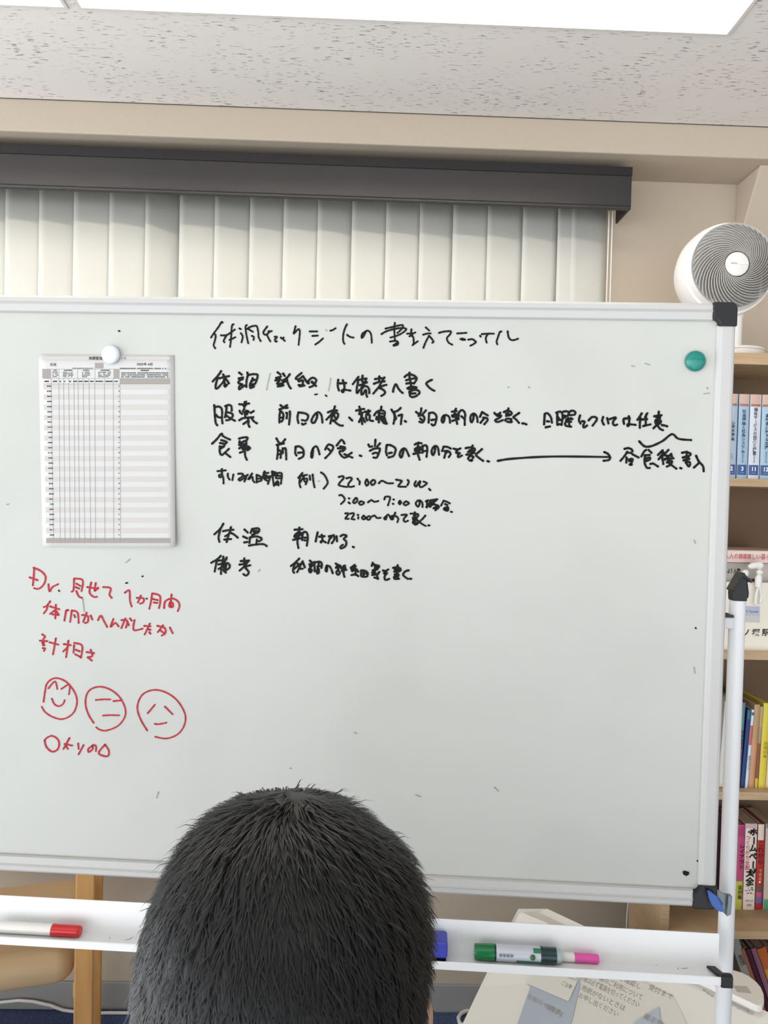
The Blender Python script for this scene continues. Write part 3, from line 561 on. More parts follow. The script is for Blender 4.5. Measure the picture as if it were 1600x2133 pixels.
def dashes(x0, x1, y, h, gap=.35, w0=7, w1=13):
    x = x0
    while x < x1-4:
        w_ = pr.uniform(w0, w1)
        if pr.random() > gap*.5: quad(md2, x, y, min(x+w_, x1), y+h, .0005)
        x += w_ + pr.uniform(2, 5)
for (x0, x1) in ((228, 285), (330, 430), (515, 592), (670, 790)):
    dashes(x0+10, x1-10, 326, 9)
    for r in range(4): dashes(x0, x1, 345+r*15, 7)
for r in range(3): dashes(892, 1350, 352+r*19, 9, .2)
dashes(1080, 1165, 327, 11, .1); dashes(410, 620, 308, 6, .1); dashes(880, 1330, 308, 8, .3)
for x0, x1 in ((150, 195), (232, 272), (298, 314), (342, 358), (392, 408), (430, 465), (482, 518), (536, 574), (592, 628), (645, 715), (738, 808), (826, 866)): dashes(x0, x1, 431, 13, 0)
for k in range(31):
    y = 478+49.6*k
    if k < 30: dashes(xl(y)+38, xl(y)+82, y, 11, .1, 5, 11)
    if k < 30: dashes(866, 880, y, 9, 0, 6, 9)
obj('printed_band', mg, mat('grey_print', (188, 184, 180), .8, .2), sh, label='grey printed table rows')
for md in cells: obj('printed_heading_cell', md, mat('dark_grey_print', (152, 146, 140), .8, .2), sh, label='darker grey printed cells')
obj('printed_line', mk, mat('rule_print', (132, 128, 128), .8, .2), sh, label='thin printed table lines')
for (s_, x, y, sz, wd) in (('体調管理', 645, 217, 31, 138), ('ート', 917, 216, 27, 50), ('氏名', 235, 277, 27, 60), ('2025年 4月', 1120, 274, 27, 155)):
    text_m(md2, s_, sz/K*1.176/1600*1.15, cp(x, y, .0006), BU, BZ, bold=.012, width=wd/K*1.176/1600)
obj('printed_text', md2, m_print, sh, label='small black printed characters')
def magnet(px, py, rpx, off, m_, label):
    c = onb(px, py, off); r = rpx*1.17/1600
    m = M().lathe(c, BN, [(0, 0), (r*.86, 0), (r*.97, .0012), (r, .0035), (r*.95, .0062), (r*.80, .0085), (r*.45, .0098), (0, .0103)], 36)
    return tag(obj('round_magnet', m, m_, None, smooth=45, org=c), label, 'magnet', 'round whiteboard magnets')
magnet(232.5, 739.5, 19.5, .0016, mat('pale_blue_white_plastic', (222, 228, 234), .22, .5), 'white round magnet holding the chart sheet')
magnet(1447, 753, 21, .0002, mat('teal_plastic', (20, 122, 110), .12, .5), 'teal round magnet near the black corner of the whiteboard')

# ------------------------------------------------------------------ things in the pen tray
TZ = .7512
def pen_axis(x0, y0, x1, y1, off): return onb(x0, y0, off), onb(x1, y1, off)
def inline(u, off, r): return bd(u, TZ+r, off)
def pen(name, label, u0, u1, off, r, segs):
    # segs: part name, start, end (shares of the length), [(radius share, place along the piece)], material, label
    a = bd(u0, TZ+r, off); L = u1-u0
    t = thing(name, label, 'marker', bd((u0+u1)/2, TZ, off), None)
    for nm, s, e, prf, mm, lb in segs:
        obj(nm, M().lathe(a+BU*L*s, BU, [(r*k, L*(e-s)*h) for k, h in prf], 24), mm, t, smooth=40, label=lb)
    return t
def u_at(px, py, off): return (onb(px, py, off)-BP).dot(BU)
ro = .020
gr = mat('green_plastic', (18, 112, 62), .25); cl = mat('silver_label', (196, 200, 208), .35)
u0, u1 = u_at(988, 1990, ro), u_at(1172, 1996, ro)
g = pen('marker_pen', 'fat green marker with a clear label in the pen tray beside the blue eraser', u0, u1, ro, .0118, [
    ('cap', 0, .222, [(0, 0), (.86, 0), (.93, .05), (1.0, .9), (1.0, 1), (0, 1)], gr, 'green cap'),
    ('cap_ring', .222, .245, [(0, 0), (.96, 0), (.96, 1), (0, 1)], mat('dark_green_plastic', (14, 52, 38), .35), 'dark ring'),
    ('barrel', .245, .745, [(0, 0), (.98, 0), (1.0, .03), (1.0, 1), (0, 1)], cl, 'silver grey barrel'),
    ('grip', .745, .925, [(0, 0), (1.02, 0), (1.02, .15), (.97, .2), (.97, 1), (0, 1)], mat('blackish_green_plastic', (28, 56, 58), .3), 'dark green grip'),
    ('end_plug', .925, 1.0, [(0, 0), (.9, 0), (.82, .6), (.6, 1), (0, 1)], mat('cloudy_plastic', (176, 190, 186), .4), 'cloudy clear end')])
L = u1-u0
m = M(); 
def wrap(m, ua, ub, a0, a1, rr_, n=8):     # patch of the barrel between two angles seen from the front
    c0 = bd(ua, TZ+.0118, ro); vs = []
    for i in range(n+1):
        a = math.radians(lerp(a0, a1, i/n)); d = (BN*math.cos(a)+BZ*math.sin(a))*rr_
        vs += [c0+d, c0+BU*(ub-ua)+d]
    m.add(vs, [(2*i, 2*i+1, 2*i+3, 2*i+2) for i in range(n)])
wrap(m, u0+L*.47, u0+L*.744, -62, -20, .01188); wrap(m, u0+L*.66, u0+L*.744, 38, 75, .01188)
obj('label_band', m, mat('green_print', (48, 120, 84), .4), g, label='green printed band')
m = M().ball(bd(u0+L*.65, TZ+.0138, ro+.0112), .0042, 12, 8)
obj('label_emblem', m, mat('emblem_green', (52, 104, 72), .4), g, label='small round green leaf emblem')
m = M()
for k in range(4): m.prism([bd(u0+L*(.275+.042*k+a), TZ+.0125+b, ro+.01185) for a, b in ((0, 0), (.03, 0), (.03, .0042), (0, .0042))], BN*.0001)
obj('printed_text', m, mat('grey_blue_print', (120, 122, 140), .6), g)
pk = mat('pink_plastic', (226, 88, 168), .3)
pen('marker_pen', 'slim white marker with a pink cap lying behind the green marker', u_at(1120, 1991, .0135), u_at(1247, 1995, .0135), .0135, .0068, [
    ('barrel', 0, .60, [(0, 0), (.9, 0), (.95, .04), (.95, 1), (0, 1)], mat('white_barrel', (234, 232, 226), .3), 'white barrel'),
    ('cap', .60, 1, [(0, 0), (1.03, 0), (1.03, .06), (1.0, .1), (1.0, .85), (.92, .98), (.8, 1), (0, 1)], pk, 'pink cap')])
m = M()
pen('marker_pen', 'white whiteboard marker with a red cap by the wooden chair', u_at(168, 1936, .020)-.14, u_at(168, 1936, .020), .020, .0086, [
    ('barrel', 0, .68, [(0, 0), (.7, 0), (.9, .03), (.98, .06), (.98, 1), (0, 1)], mat('white_barrel', (234, 232, 226), .3), 'white barrel'),
    ('cap', .68, 1, [(0, 0), (1.05, 0), (1.05, .05), (1.02, .1), (1.0, .88), (.9, .98), (.8, 1), (0, 1)], mat('red_plastic', (206, 40, 44), .25), 'red cap')])
ue = u_at(932, 1975, .026)
t = thing('board_eraser', 'blue whiteboard eraser with a black felt base half hidden by the head', 'eraser', bd(ue-.055, TZ, .02))
R3 = Matrix((BU, -BN, BZ)).transposed()
def trayblock(x0, x1, d0, d1, z0, z1):
    m = M().box((x0, -d1, z0), (x1, -d0, z1)); m.v = [Vector((BP.x, BP.y, 0)) + R3 @ v for v in m.v]; return m
obj('felt', trayblock(ue-.108, ue-.002, .006, .037, TZ, TZ+.008), mat('black_felt', (16, 16, 22), .95, .1, bump=(600, .6, .001)), t, bevel=.001, label='black felt')
obj('handle', trayblock(ue-.11, ue, .004, .039, TZ+.008, TZ+.033), mat('blue_eraser_plastic', (58, 68, 176), .4), t, bevel=.004, seg=3, label='blue plastic handle')
# ------------------------------------------------------------------ bookshelf against the pier
SX0, SX1, SF, SB = .717, 1.19, 1.75, 1.968
SZ = [1.797, 1.509, 1.108, .780, .452, .120]
t = thing('bookshelf', 'tall pale wooden bookshelf full of books beside the whiteboard', 'bookshelf', ((SX0+SX1)/2, (SF+SB)/2, 0))
for x in (SX0, SX1-.017): obj('side_panel', M().box((x, SF, 0), (x+.017, SB, 1.797-.026)), m_wood, t, bevel=.001)
for k, z in enumerate(SZ):
    th = .026 if k == 0 else .0185
    if k == 0: obj('shelf', M().box((SX0, SF-.001, z-th), (SX1, SB, z)), m_wood, t, bevel=.001)
    else: obj('shelf', M().box((SX0+.0172, SF, z-th), (SX1-.0172, SB-.006, z)), m_wood, t, bevel=.001)
obj('back_panel', M().box((SX0+.0172, SB-.0055, 0), (SX1-.0172, SB, 1.79)), mat('brown_back_board', (112, 90, 68), .7), t)
obj('plinth', M().box((SX0+.0172, SF+.02, 0), (SX1-.0172, SF+.038, .10)), m_wood, t)

# ------------------------------------------------------------------ books: thing > cover, pages, spine bands, printed words
m_pages = mat('book_pages', (226, 218, 200), .85, .2)
BK = [0]
def book(label, x0, x1, yf, z, h, col, bands=(), words=(), lean=0.0, depth=.15, group=None, name='book', cat='book', turn=0.0):
    # x0, x1: the spine's sides at its foot; bands: (from, to, colour) in shares of the height; words: (text, centre, size, colour, x share, bold, stacked)
    t = thing(name, label, cat, ((x0+x1)/2, yf+depth/2, z), group)
    R = Matrix.Rotation(lean, 3, 'Y')
    piv = Vector((x1 if lean > 0 else x0, yf, z))
    def fix(m):
        m.v = [piv + R @ (v-piv) for v in m.v]; return m
    c = .0016
    m = M().box((x0, yf+.0016, z), (x0+c, yf+depth, z+h)).box((x1-c, yf+.0016, z), (x1, yf+depth, z+h))
    rx = (x1-x0)/2; q = [((x0+x1)/2 + rx*math.cos(math.radians(a)), yf+.003 - .003*math.sin(math.radians(a)), z) for a in (0, 30, 60, 90, 120, 150, 180)]
    m.prism(q + [(x0, yf+.0045, z), (x1, yf+.0045, z)], (0, 0, h))
    mc = mat('cover_%d_%d_%d' % col, col, .4, .4)
    obj('cover', fix(m), mc, t)
    obj('pages', fix(M().box((x0+c, yf+.0047, z+.002), (x1-c, yf+depth-.003, z+h-.003))), m_pages, t)
    for a, b, cc in bands:
        m = M(); qq = [Vector((p[0], p[1]-.00012, z+h*a)) for p in q]
        n = len(qq); m.add(qq + [p+Z*h*(b-a) for p in qq], [(i, i+n, i+n+1, i+1) for i in range(n-1)])
        obj('spine_band', fix(m), mat('cover_%d_%d_%d' % cc, cc, .4, .4), t)
    if words:
        by = {}
        for s, cz, sz, cc, xs_, bold, stacked in words:
            m = by.setdefault(cc, M())
            if stacked:
                n = len(s)
                for i, ch in enumerate(s):
                    if ch == 'ー': text_m(m, ch, sz, (lerp(x0, x1, xs_), yf-.0006, z+h*cz + sz*((n-1)/2-i)), -Z, X, bold=bold)
                    else: text_m(m, ch, sz, (lerp(x0, x1, xs_), yf-.0006, z+h*cz + sz*((n-1)/2-i)), X, Z, bold=bold)
            else: text_m(m, s, sz, (lerp(x0, x1, xs_), yf-.0006, z+h*cz), X, Z, bold=bold)
        for cc, m in by.items(): obj('spine_title', fix(m), mat('ink_%d_%d_%d' % cc, cc, .6, .2), t)
    return t
def span(xa, xb, y, Yp): a, b = atY(xa, y, Yp), atY(xb, y, Yp); return a.x, b.x
dk, navy, pinkt = (52, 62, 78), (52, 84, 140), (192, 150, 138)
yb = 1.765
def blue(label, xa, xb, col, num, title, sub):
    x0, x1 = span(xa, xb, 993, yb); h = .196
    bands = [(.86, 1.0, (200, 168, 152)), (.855, .885, (206, 142, 138)), (.045, .165, navy)]
    book(label, x0, x1, yb, SZ[1], h, col, bands, [(title, .56, .0092, dk, .5, .02, True), (sub, .26, .0046, (96, 112, 130), .5, 0, True), (num, .115, .013, (236, 240, 246), .5, .03, False), ('――', .07, .005, (220, 228, 240), .5, 0, False)], 0, .15, 'blue textbooks in a row')
blue('pale blue textbook nearest the whiteboard, with a green patch on its spine', 1513.5, 1532.5, (160, 182, 202), '2', '心理学理論', '中央社')
blue('pale blue textbook with number 3 on its spine', 1535, 1556.5, (158, 184, 206), '3', '社会理論と社会システム', '編集委員会編')
blue('whitish textbook with number 11 on its spine', 1558.5, 1581, (206, 212, 222), '11', '福祉サービスの組織と経営', '編集委員会編')
blue('pale blue textbook with number 12 on its spine, at the picture edge', 1583, 1606, (160, 188, 208), '12', '高齢者に対する支援', '編集委員会編')
blue('pale blue textbook next after number 12', 1608, 1630, (160, 184, 206), '13', '障害者に対する支援', '編集委員会編')
# white leaflets and an ornament on the third shelf
x0, x1 = atY(1497, 1200, 1.79).x, atY(1650, 1200, 1.79).x
t = thing('file_box', 'grey white file box full of printed leaflets under the pink booklet', 'file box', ((x0+x1)/2, 1.88, SZ[2]))
zt = atY(1560, 1172, 1.79).z
obj('box', M().box((x0, 1.79, SZ[2]), (x1, 1.945, zt-.001)), mat('file_box_card', (178, 172, 164), .7), t, bevel=.001)
m = M()
for k, (px, py, w_) in enumerate(((1513, 1190, .030), (1535, 1190, .016), (1512, 1222, .020), (1512, 1240, .018))): text_m(m, ('体験しよう', '入門', 'こころ', 'からだ')[k], .0125, atY(px, py, 1.7892), X, Z, bold=.03, width=w_)
for px, py, s_, w_ in ((1566, 1210, '就労', .016), (1567, 1221, '支援センター', .03), (1590, 1221, '相談', .02), (1565, 1240, '働く', .018)): text_m(m, s_, .0105, atY(px, py, 1.7892), X, Z, bold=.03, width=w_)
obj('printed_text', m, m_print, t)
x2 = atY(1500, 1330, 1.768).x
m = M().box((x2, 1.768, SZ[2]), (x1, 1.772, atY(1560, 1213, 1.768).z))
t = thing('leaflet', 'white leaflet with large black characters standing behind the white post', 'leaflet', ((x2+x1)/2, 1.77, SZ[2]))
obj('sheet', m, mat('cream_paper', (232, 228, 214), .8, .2), t)
m = M().prism([atY(x, y, 1.7678) for x, y in ((1551, 1262), (1583, 1264), (1583, 1297), (1551, 1296))], (0, .0001, 0))
obj('printed_panel', m, mat('pale_grey_print', (196, 196, 192), .8), t, label='pale grey printed panel')
m = M().prism([atY(x, y, 1.7677) for x, y in ((1551, 1262), (1583, 1264), (1583, 1283), (1551, 1282))], (0, .0001, 0))
obj('printed_panel', m, mat('pale_blue_print', (180, 186, 204), .8), t, label='pale blue printed panel')
m = M(); text_m(m, 'R. Tanoshii', .0088, atY(1567, 1274, 1.7672), X, Z, width=.028)
obj('printed_text', m, mat('blue_print', (78, 92, 140), .7), t)
m = M()
text_m(m, 'ノ', .020, atY(1555, 1319, 1.767), X, Z, bold=.02); text_m(m, '塚', .019, atY(1575, 1319, 1.767), X, Z, bold=.02); text_m(m, '駅前', .019, atY(1604, 1319, 1.767), X, Z, bold=.02)
obj('printed_text', m, mat('brown_black_print', (58, 50, 44), .7), t)
z0, z1 = zt, atY(1560, 1147, 1.785).z
t = thing('booklet', 'pink booklet lying flat on top of the file box', 'booklet', ((x0+x1)/2, 1.86, z0))
obj('cover', M().box((x0+.004, 1.785, z0), (x1-.01, 1.93, z1)), mat('pale_pink_card', (226, 196, 192), .6), t, bevel=.001)
m = M(); text_m(m, '人人の■■■しい暮らし', .015, atY(1562, 1160, 1.7845), X, Z, bold=.02, width=.12)
obj('printed_text', m, mat('rose_print', (196, 120, 128), .7), t)
obj('pages', M().box((x0+.006, 1.7846, lerp(z0, z1, .62)), (x1-.012, 1.928, lerp(z0, z1, .92))), m_pages, t)
t = thing('ornament', 'small white bent ornament standing in front of the leaflet', 'ornament', atY(1580, 1262, 1.757))
def op(x, y, d=0): return atY(x, y, 1.757-d)
obj('arm', M().tube([op(1559, 1181), op(1566, 1179), op(1574, 1178), op(1583, 1176), op(1588, 1179)], [.004, .0075, .0078, .0085, .005], 14), m_plastic, t, smooth=60)
obj('joint', M().ball(op(1582, 1178), .0095, 16, 10).ball(op(1582, 1192), (.0085, .008, .007), 16, 10), m_plastic, t, smooth=60)
obj('column', M().tube([op(1582, 1196), op(1580, 1203), op(1580, 1222)], [.004, .008, .0075], 14), m_plastic, t, smooth=60)
obj('column_foot', M().tube([op(1580, 1221), op(1575, 1240), op(1574, 1256)], .0028, 8).tube([op(1581, 1221), op(1586, 1240), op(1584, 1256)], .0028, 8).tube([op(1572, 1256), op(1580, 1262), op(1590, 1255)], .0026, 8), m_plastic, t, smooth=60)
obj('peg', M().tube([op(1580, 1212), atY(1580, 1212, 1.768)], .003, 10), m_plastic, t, smooth=40)
obj('cup', M().ball(op(1551, 1196), (.0085, .008, .0115), 16, 10, Matrix.Rotation(.5, 3, 'Y')), m_plastic, t, smooth=60)
# fourth shelf, leaning books
def leanbook(label, xt, xb0, xb1, ytop, ybot, col, yf=1.775, **k):
    a, b = span(xb0, xb1, ybot, yf); z = SZ[3]; top = atY(xt, ytop, yf)
    h = math.hypot(top.x-a, top.z-z); ln = math.atan2(top.x-a, top.z-z)
    return book(label, a, b, yf, z, h, col, lean=ln, group='slightly leaning books on one shelf', **k)
leanbook('thick white book with heavy black characters seen in the gap beside the post', 1511, 1496, 1526, 1463, 1652, (206, 204, 200), words=[('こころの働', .52, .019, (30, 28, 30), .55, .03, True)])
leanbook('teal and purple book with a dark title behind the white post', 1543, 1530, 1541, 1464, 1652, (112, 104, 134), bands=[(.55, 1.0, (84, 130, 142))], words=[('知的障害のことが', .5, .009, (40, 38, 56), .55, .02, True)])
leanbook('thin navy blue book among the leaning books', 1558, 1542.5, 1550.5, 1479, 1652, (24, 56, 116), bands=[(.88, 1, (42, 100, 118))])
leanbook('thin white book with a red stripe among the leaning books', 1567, 1552, 1558, 1479, 1652, (206, 216, 226), bands=[(.55, .80, (196, 92, 80)), (.93, .97, (90, 92, 96))], words=[('実践の手引き', .32, .006, (90, 110, 110), .6, 0, True)])
leanbook('tan book with pinkish foot beside the brown one', 1573, 1559, 1571, 1468, 1651, (176, 146, 106), bands=[(0, .58, (196, 142, 104))])
leanbook('brown and orange book beside the yellow one', 1585, 1572, 1579, 1472, 1650, (132, 78, 50), bands=[(.55, .75, (164, 138, 104)), (.75, 1, (180, 156, 112)), (0, .12, (198, 176, 70))])
leanbook('bright yellow book at the picture edge', 1592, 1580, 1594, 1465, 1649, (212, 196, 62), words=[('発達の本', .45, .010, (170, 150, 40), .6, .01, True)])
leanbook('cream book next after the yellow one', 1607, 1595, 1612, 1478, 1650, (214, 190, 160))
# fifth shelf, upright books
yf = 1.845
def upbook(label, xa, xb, ytop, col, **k):
    a, b = span(xa, xb, 1892, yf); top = atY((xa+xb)/2+5, ytop, yf)
    return book(label, a, b, yf, SZ[4], top.z-SZ[4], col, depth=.110, group='upright books on the shelf with the homepage manual', **k)
upbook('magenta and lime book beside the white post', 1531, 1546.5, 1718, (186, 74, 116), bands=[(0, .335, (188, 192, 74)), (.86, .98, (166, 60, 110))], words=[('レイアウト', .62, .013, (96, 20, 60), .65, .02, True), ('実例集', .2, .012, (60, 66, 30), .6, .01, True)])
upbook('thick white homepage manual with bold black characters', 1548, 1572, 1716, (232, 220, 208), bands=[(.945, 1, (206, 178, 182))], words=[('最新版', .90, .0062, (30, 28, 28), .5, .03, False), ('ホームページ', .665, .0200, (40, 36, 36), .68, .045, True), ('大全集', .325, .0205, (44, 40, 40), .5, .045, True), ('つくりかた全部', .66, .0125, (196, 92, 104), .24, .01, True), ('作成工房', .105, .0050, (60, 56, 56), .5, 0, False), ('出版', .055, .006, (60, 56, 56), .5, 0, False)])
upbook('red book with a cream top and coloured dots', 1573.5, 1587.5, 1717, (176, 44, 40), bands=[(.815, 1, (222, 212, 196)), (.215, .28, (84, 86, 84)), (.15, .205, (178, 86, 136)), (.075, .145, (92, 100, 160)), (.455, .49, (168, 40, 36))], words=[('これから', .665, .0150, (110, 24, 24), .5, .02, True), ('できる', .41, .010, (240, 170, 120), .55, .01, True), ('●', .325, .007, (244, 220, 200), .5, 0, False)])
upbook('pale book with a green foot at the picture edge', 1590, 1612, 1716, (196, 182, 168), bands=[(0, .125, (84, 162, 124)), (.945, 1, (88, 140, 112))])
for lab, xa, xb, lx in (('black file at the left end of the shelf, with a white foot label', 1402, 1424, .32), ('black file in the middle of three under the corner cap', 1426, 1452, .9), ('black file with small white characters on its foot, beside the tilt lever', 1454, 1494, .4)):
    a, b = span(xa, xb, 1896, 1.86)
    tt = book(lab, a, b, 1.86, SZ[4], .235, (22, 20, 22), bands=[], words=[('ファイル', .5, .012, (220, 220, 216), .5, .01, True), ('K 2', .045, .0075, (230, 230, 226), lx if lx < .8 else .5, .02, False)], depth=.095, group='black files under the whiteboard', name='file_binder', cat='file')
# lowest shelf, books fallen aslant
def slant(label, px, py, wd, h, col, ang, yf, **k):
    p = atY(px, py, yf); R = Matrix.Rotation(-ang, 3, 'Y')
    x0 = p.x + math.sin(ang)*(p.z-SZ[5])/math.cos(ang); top = (p.z-SZ[5])/math.cos(ang)
    book(label, x0, x0+wd, yf, SZ[5]+wd*math.sin(ang), top, col, lean=-ang, depth=.155, group='books fallen aslant on the lowest shelf', **k)
A = math.radians(21)
slant('grey white book lying aslant nearest the post', 1520, 1962, .021, .27, (150, 150, 144), A, 1.80, words=[('生活', .8, .014, (60, 60, 58), .5, .01, True)])
slant('thin tan and brown book lying aslant', 1541, 1982, .0118, .25, (150, 98, 72), A, 1.80)
slant('dark plum book lying aslant', 1553, 1983, .0118, .25, (72, 28, 48), A, 1.80)
slant('mauve book lying aslant beside the orange one', 1565, 1981, .0115, .25, (138, 96, 112), A, 1.80)
slant('orange and red book lying aslant', 1577, 1985, .022, .25, (188, 98, 44), A, 1.80, bands=[(.55, .8, (212, 150, 52))])
slant('dark red book lying aslant at the picture edge', 1599, 1990, .020, .25, (120, 40, 36), A, 1.80)

# ------------------------------------------------------------------ air circulator on the bookshelf
FY = 1.79
fc = atY(1529, 554, FY); fr = 89.5*FY/1600
t = thing('circulator_fan', 'round white air circulator fan with a spiral grille on the bookshelf', 'fan', (atY(1524, 735, 1.86).x, 1.86, SZ[0]))
ax = Vector((-.03, -1, -.02)).normalized()
hp = [(fr*.955, -.004), (fr*1.0, 0), (fr*1.015, -.006), (fr*1.03, -.022), (fr*1.075, -.024), (fr*1.11, -.045), (fr*1.10, -.075), (fr*1.0, -.110), (fr*.80, -.142), (fr*.45, -.160), (.001, -.164)]
inner = [(.001, -.120), (fr*.90, -.110), (fr*.93, -.03)]
obj('housing', M().lathe(fc, ax, hp[::-1] + inner[::-1], 56), m_plastic, t, smooth=50)
obj('housing_liner', M().lathe(fc, ax, [(.001, -.118), (fr*.89, -.108), (fr*.925, -.028), (fr*.915, -.028), (fr*.88, -.106), (.001, -.1165)], 40), mat('dark_fan_inside', (14, 13, 13), .7, .2), t, smooth=50, label='dark inside of the housing')
u_ = ax.orthogonal().normalized()
u_ = (X - ax*ax.dot(X)).normalized(); w_ = -ax.cross(u_)      # u: to the right in front view, w: up
if w_.z < 0: w_ = -w_
m_gr = mat('grey_fan_grille', (176, 173, 168), .35, .5)
m = M()
def fp(r, a, h): return fc + ax*h + (u_*math.cos(a) + w_*math.sin(a))*r
N = 40
for k in range(N):
    a0 = 2*math.pi*k/N; P = []
    for i in range(15):
        s = i/14; r = lerp(.030, fr*.965, s); P.append((r, a0 + math.radians(98)*s**.80, .016*(1-s*s)))
    vs = []
    for r, a, h in P:
        for dr, dh in ((-.00085, .0015), (.00085, .0015), (.00085, -.0022), (-.00085, -.0022)):
            vs.append(fp(r, a, h+dh) + (fp(r, a+.01, h) - fp(r, a, h)).normalized()*dr*(.62+.75*s))
    fs = [(i*4+j, i*4+(j+1) % 4, i*4+4+(j+1) % 4, i*4+4+j) for i in range(14) for j in range(4)]
    m.add(vs, fs)
m.lathe(fc, ax, [(fr*.955, -.001), (fr*.99, .0015), (fr*.99, -.004), (fr*.955, -.004), (fr*.955, -.001)], 64)
obj('grille', m, m_gr, t, label='grey spiral grille')
obj('hub_cap', M().lathe(fc, ax, [(0, .010), (.0272, .010), (.0272, .0165), (.022, .0188), (0, .0198)], 40), mat('hub_cream', (222, 221, 214), .4), t, smooth=40)
m = M(); q = fc+ax*.0205
text_m(m, 'circu', .006, q-u_*.009+w_*.001, u_, w_, bold=.02, width=.014)
obj('printed_mark', m, mat('grey_logo_print', (120, 120, 116), .6), t)
m = M().prism([q+u_*a+w_*b for a, b in ((.002, .0005), (.024, .002), (.024, -.001), (.004, -.0012))], -ax*.0006)
obj('hub_badge', m, mat('shiny_badge', (244, 244, 244), .15, .6), t)
for k in range(5):
    a0 = 2*math.pi*k/5+.3; vs = []
    for i in range(7):
        s = i/6; r = lerp(.024, fr*.84, s)
        for b, dh in ((-.30, -.045), (.34, -.022)):
            vs.append(fp(r, a0 + b*(1-.15*s) + .5*s, dh-.012))
    o = obj('fan_blade', M().add(vs, [(2*i, 2*i+1, 2*i+3, 2*i+2) for i in range(6)]), mat('smoky_fan_blade', (30, 29, 28), .4), t, smooth=60)
    sd = o.modifiers.new('thickness', 'SOLIDIFY'); sd.thickness = .0015
obj('motor', M().lathe(fc, ax, [(0, -.117), (.026, -.117), (.026, -.01), (0, -.01)], 24), mat('dark_fan_inside', (14, 13, 13), .7, .2), t, smooth=40)
px_ = atY(1526, 680, 1.86).x
zc = (fc-ax*.085).z
obj('pole', M().tube([(px_, 1.86, SZ[0]+.02), (px_, 1.86, zc-fr*.92)], .0215, 28), m_plastic, t, smooth=40)
m = M().lathe((px_, 1.872, zc-fr*1.25), Z, [(0, 0), (.0235, 0), (.030, .03), (.034, fr*.6), (0, fr*.6)], 28)
obj('neck', m, m_plastic, t, smooth=40)
obj('base', M().lathe((px_, 1.86, SZ[0]), Z, [(0, 0), (.066, 0), (.071, .005), (.074, .018), (.078, .0205), (.072, .026), (.045, .030), (.024, .032), (0, .032)], 48), m_plastic, t, smooth=40)

# ------------------------------------------------------------------ low white machine behind the stand, sheets lying on it
zm = .47
A0, A1, B1 = atZ(1080, 1893, zm), atZ(1140, 1893, zm), atZ(1606, 2111, zm)
du = (B1-A1); du.z = 0; du.normalize()
dn = Vector((-du.y, du.x, 0))                    # away from the camera
if dn.y < 0: dn = -dn
# the front slopes: find the tilt that puts its left edge through the picture's line
best = None
for k in range(0, 85):
    a = math.radians(k); nrm = (dn*-math.sin(a) + Z*math.cos(a)); Cc = onplane(965, 2133, A1, nrm)
    e = (Cc-A0).normalized().dot(du)
    if best is None or abs(e) < best[0]: best = (abs(e), a, nrm, Cc)
_, tilt, fn, Cc = best
ev = (Cc-A0).normalized()
fp_ = lambda x, y, off=0.0: onplane(x, y, A1 + fn*off, fn)
F0, F1 = fp_(948, 2165), fp_(1606, 2165)
t = thing('office_machine', 'low white office machine with a rounded lid behind the pen tray', 'machine', ((F0+F1)/2 + dn*.07).to_2d().to_3d())
back = dn*.11
m_mach = mat('machine_plastic', (214, 211, 203), .5, .4)
corner = fp_(1062, 1927)
face = [corner, A0, A1, B1, F1, F0]
m = M().prism(face, -fn*.012)
m.prism([A0-fn*.013, A1-fn*.013, B1-fn*.013, F1-fn*.013, F0-fn*.013], Vector((0, 0, -.14)))
lo = [Vector((p.x, p.y, .0)) for p in (A0, B1, F1, F0)]; cc = sum(lo, Vector())/4
m.prism([cc + (p-cc)*.80 + dn*.02 for p in lo], Z*.20)
obj('body', m, m_mach, t)
m = M(); lp = []
for x, y in ((1330, 1983), (1523, 2074), (1578, 2100), (1588, 2099), (1592, 2086), (1591, 2072), (1586, 2060), (1577, 2049), (1562, 2037), (1544, 2028), (1522, 2022), (1480, 2015), (1420, 2000)): lp.append(atZ(x, y-4, zm+.014))
m.prism(lp, Vector((0, 0, -.013)))
obj('lid', m, mat('lid_cream', (236, 232, 226), .4), t, bevel=.003, label='rounded cream lid')
m = M().prism([atZ(x, y-4, zm+.0146) for x, y in ((1527, 2057), (1556, 2058), (1566, 2073), (1536, 2070))], Vector((0, 0, -.0004)))
obj('lid_label', m, mat('grey_label', (190, 186, 180), .5), t, label='small plain grey label')
m = M()
def on_face(pts, off): return [fp_(x, y, off) for x, y in pts]
for x, y, r in ((1527, 2092, 5), (1541, 2099, 5), (1553, 2104, 5), (1562, 2109, 5)):
    m.prism(on_face([(x-r*1.2, y-r*.8-1), (x+r*1.2, y-r*.1), (x+r*1.2, y+r*.9), (x-r*1.2, y+r*.3)], .0012), -fn*.001)
obj('button', m, mat('button_grey', (182, 178, 172), .6), t, label='grey button strip')
m = M()
for x, y, w0 in ((1099, 1906, 3), (1104, 1914, 3), (1112, 1912, 8), (1130, 1910, 12), (1148, 1917, 14), (1172, 1926, 20)):
    m.prism(on_face([(x, y), (x+w0, y+w0*.35), (x+w0, y+w0*.35+2.2), (x, y+2.2)], .0004), -fn*.0003)
for x, y, w0 in ((1464, 2059, 7), (1472, 2065, 7), (1480, 2070, 6)):
    m.prism(on_face([(x, y), (x+w0, y+w0*.45), (x+w0, y+w0*.45+5), (x, y+5)], .0004), -fn*.0003)
obj('printed_mark', m, mat('faint_grey_print', (176, 172, 166), .7), t)
tdir = (fp_(1320, 2070)-fp_(1240, 2032)).normalized(); tup = fn.cross(tdir).normalized()
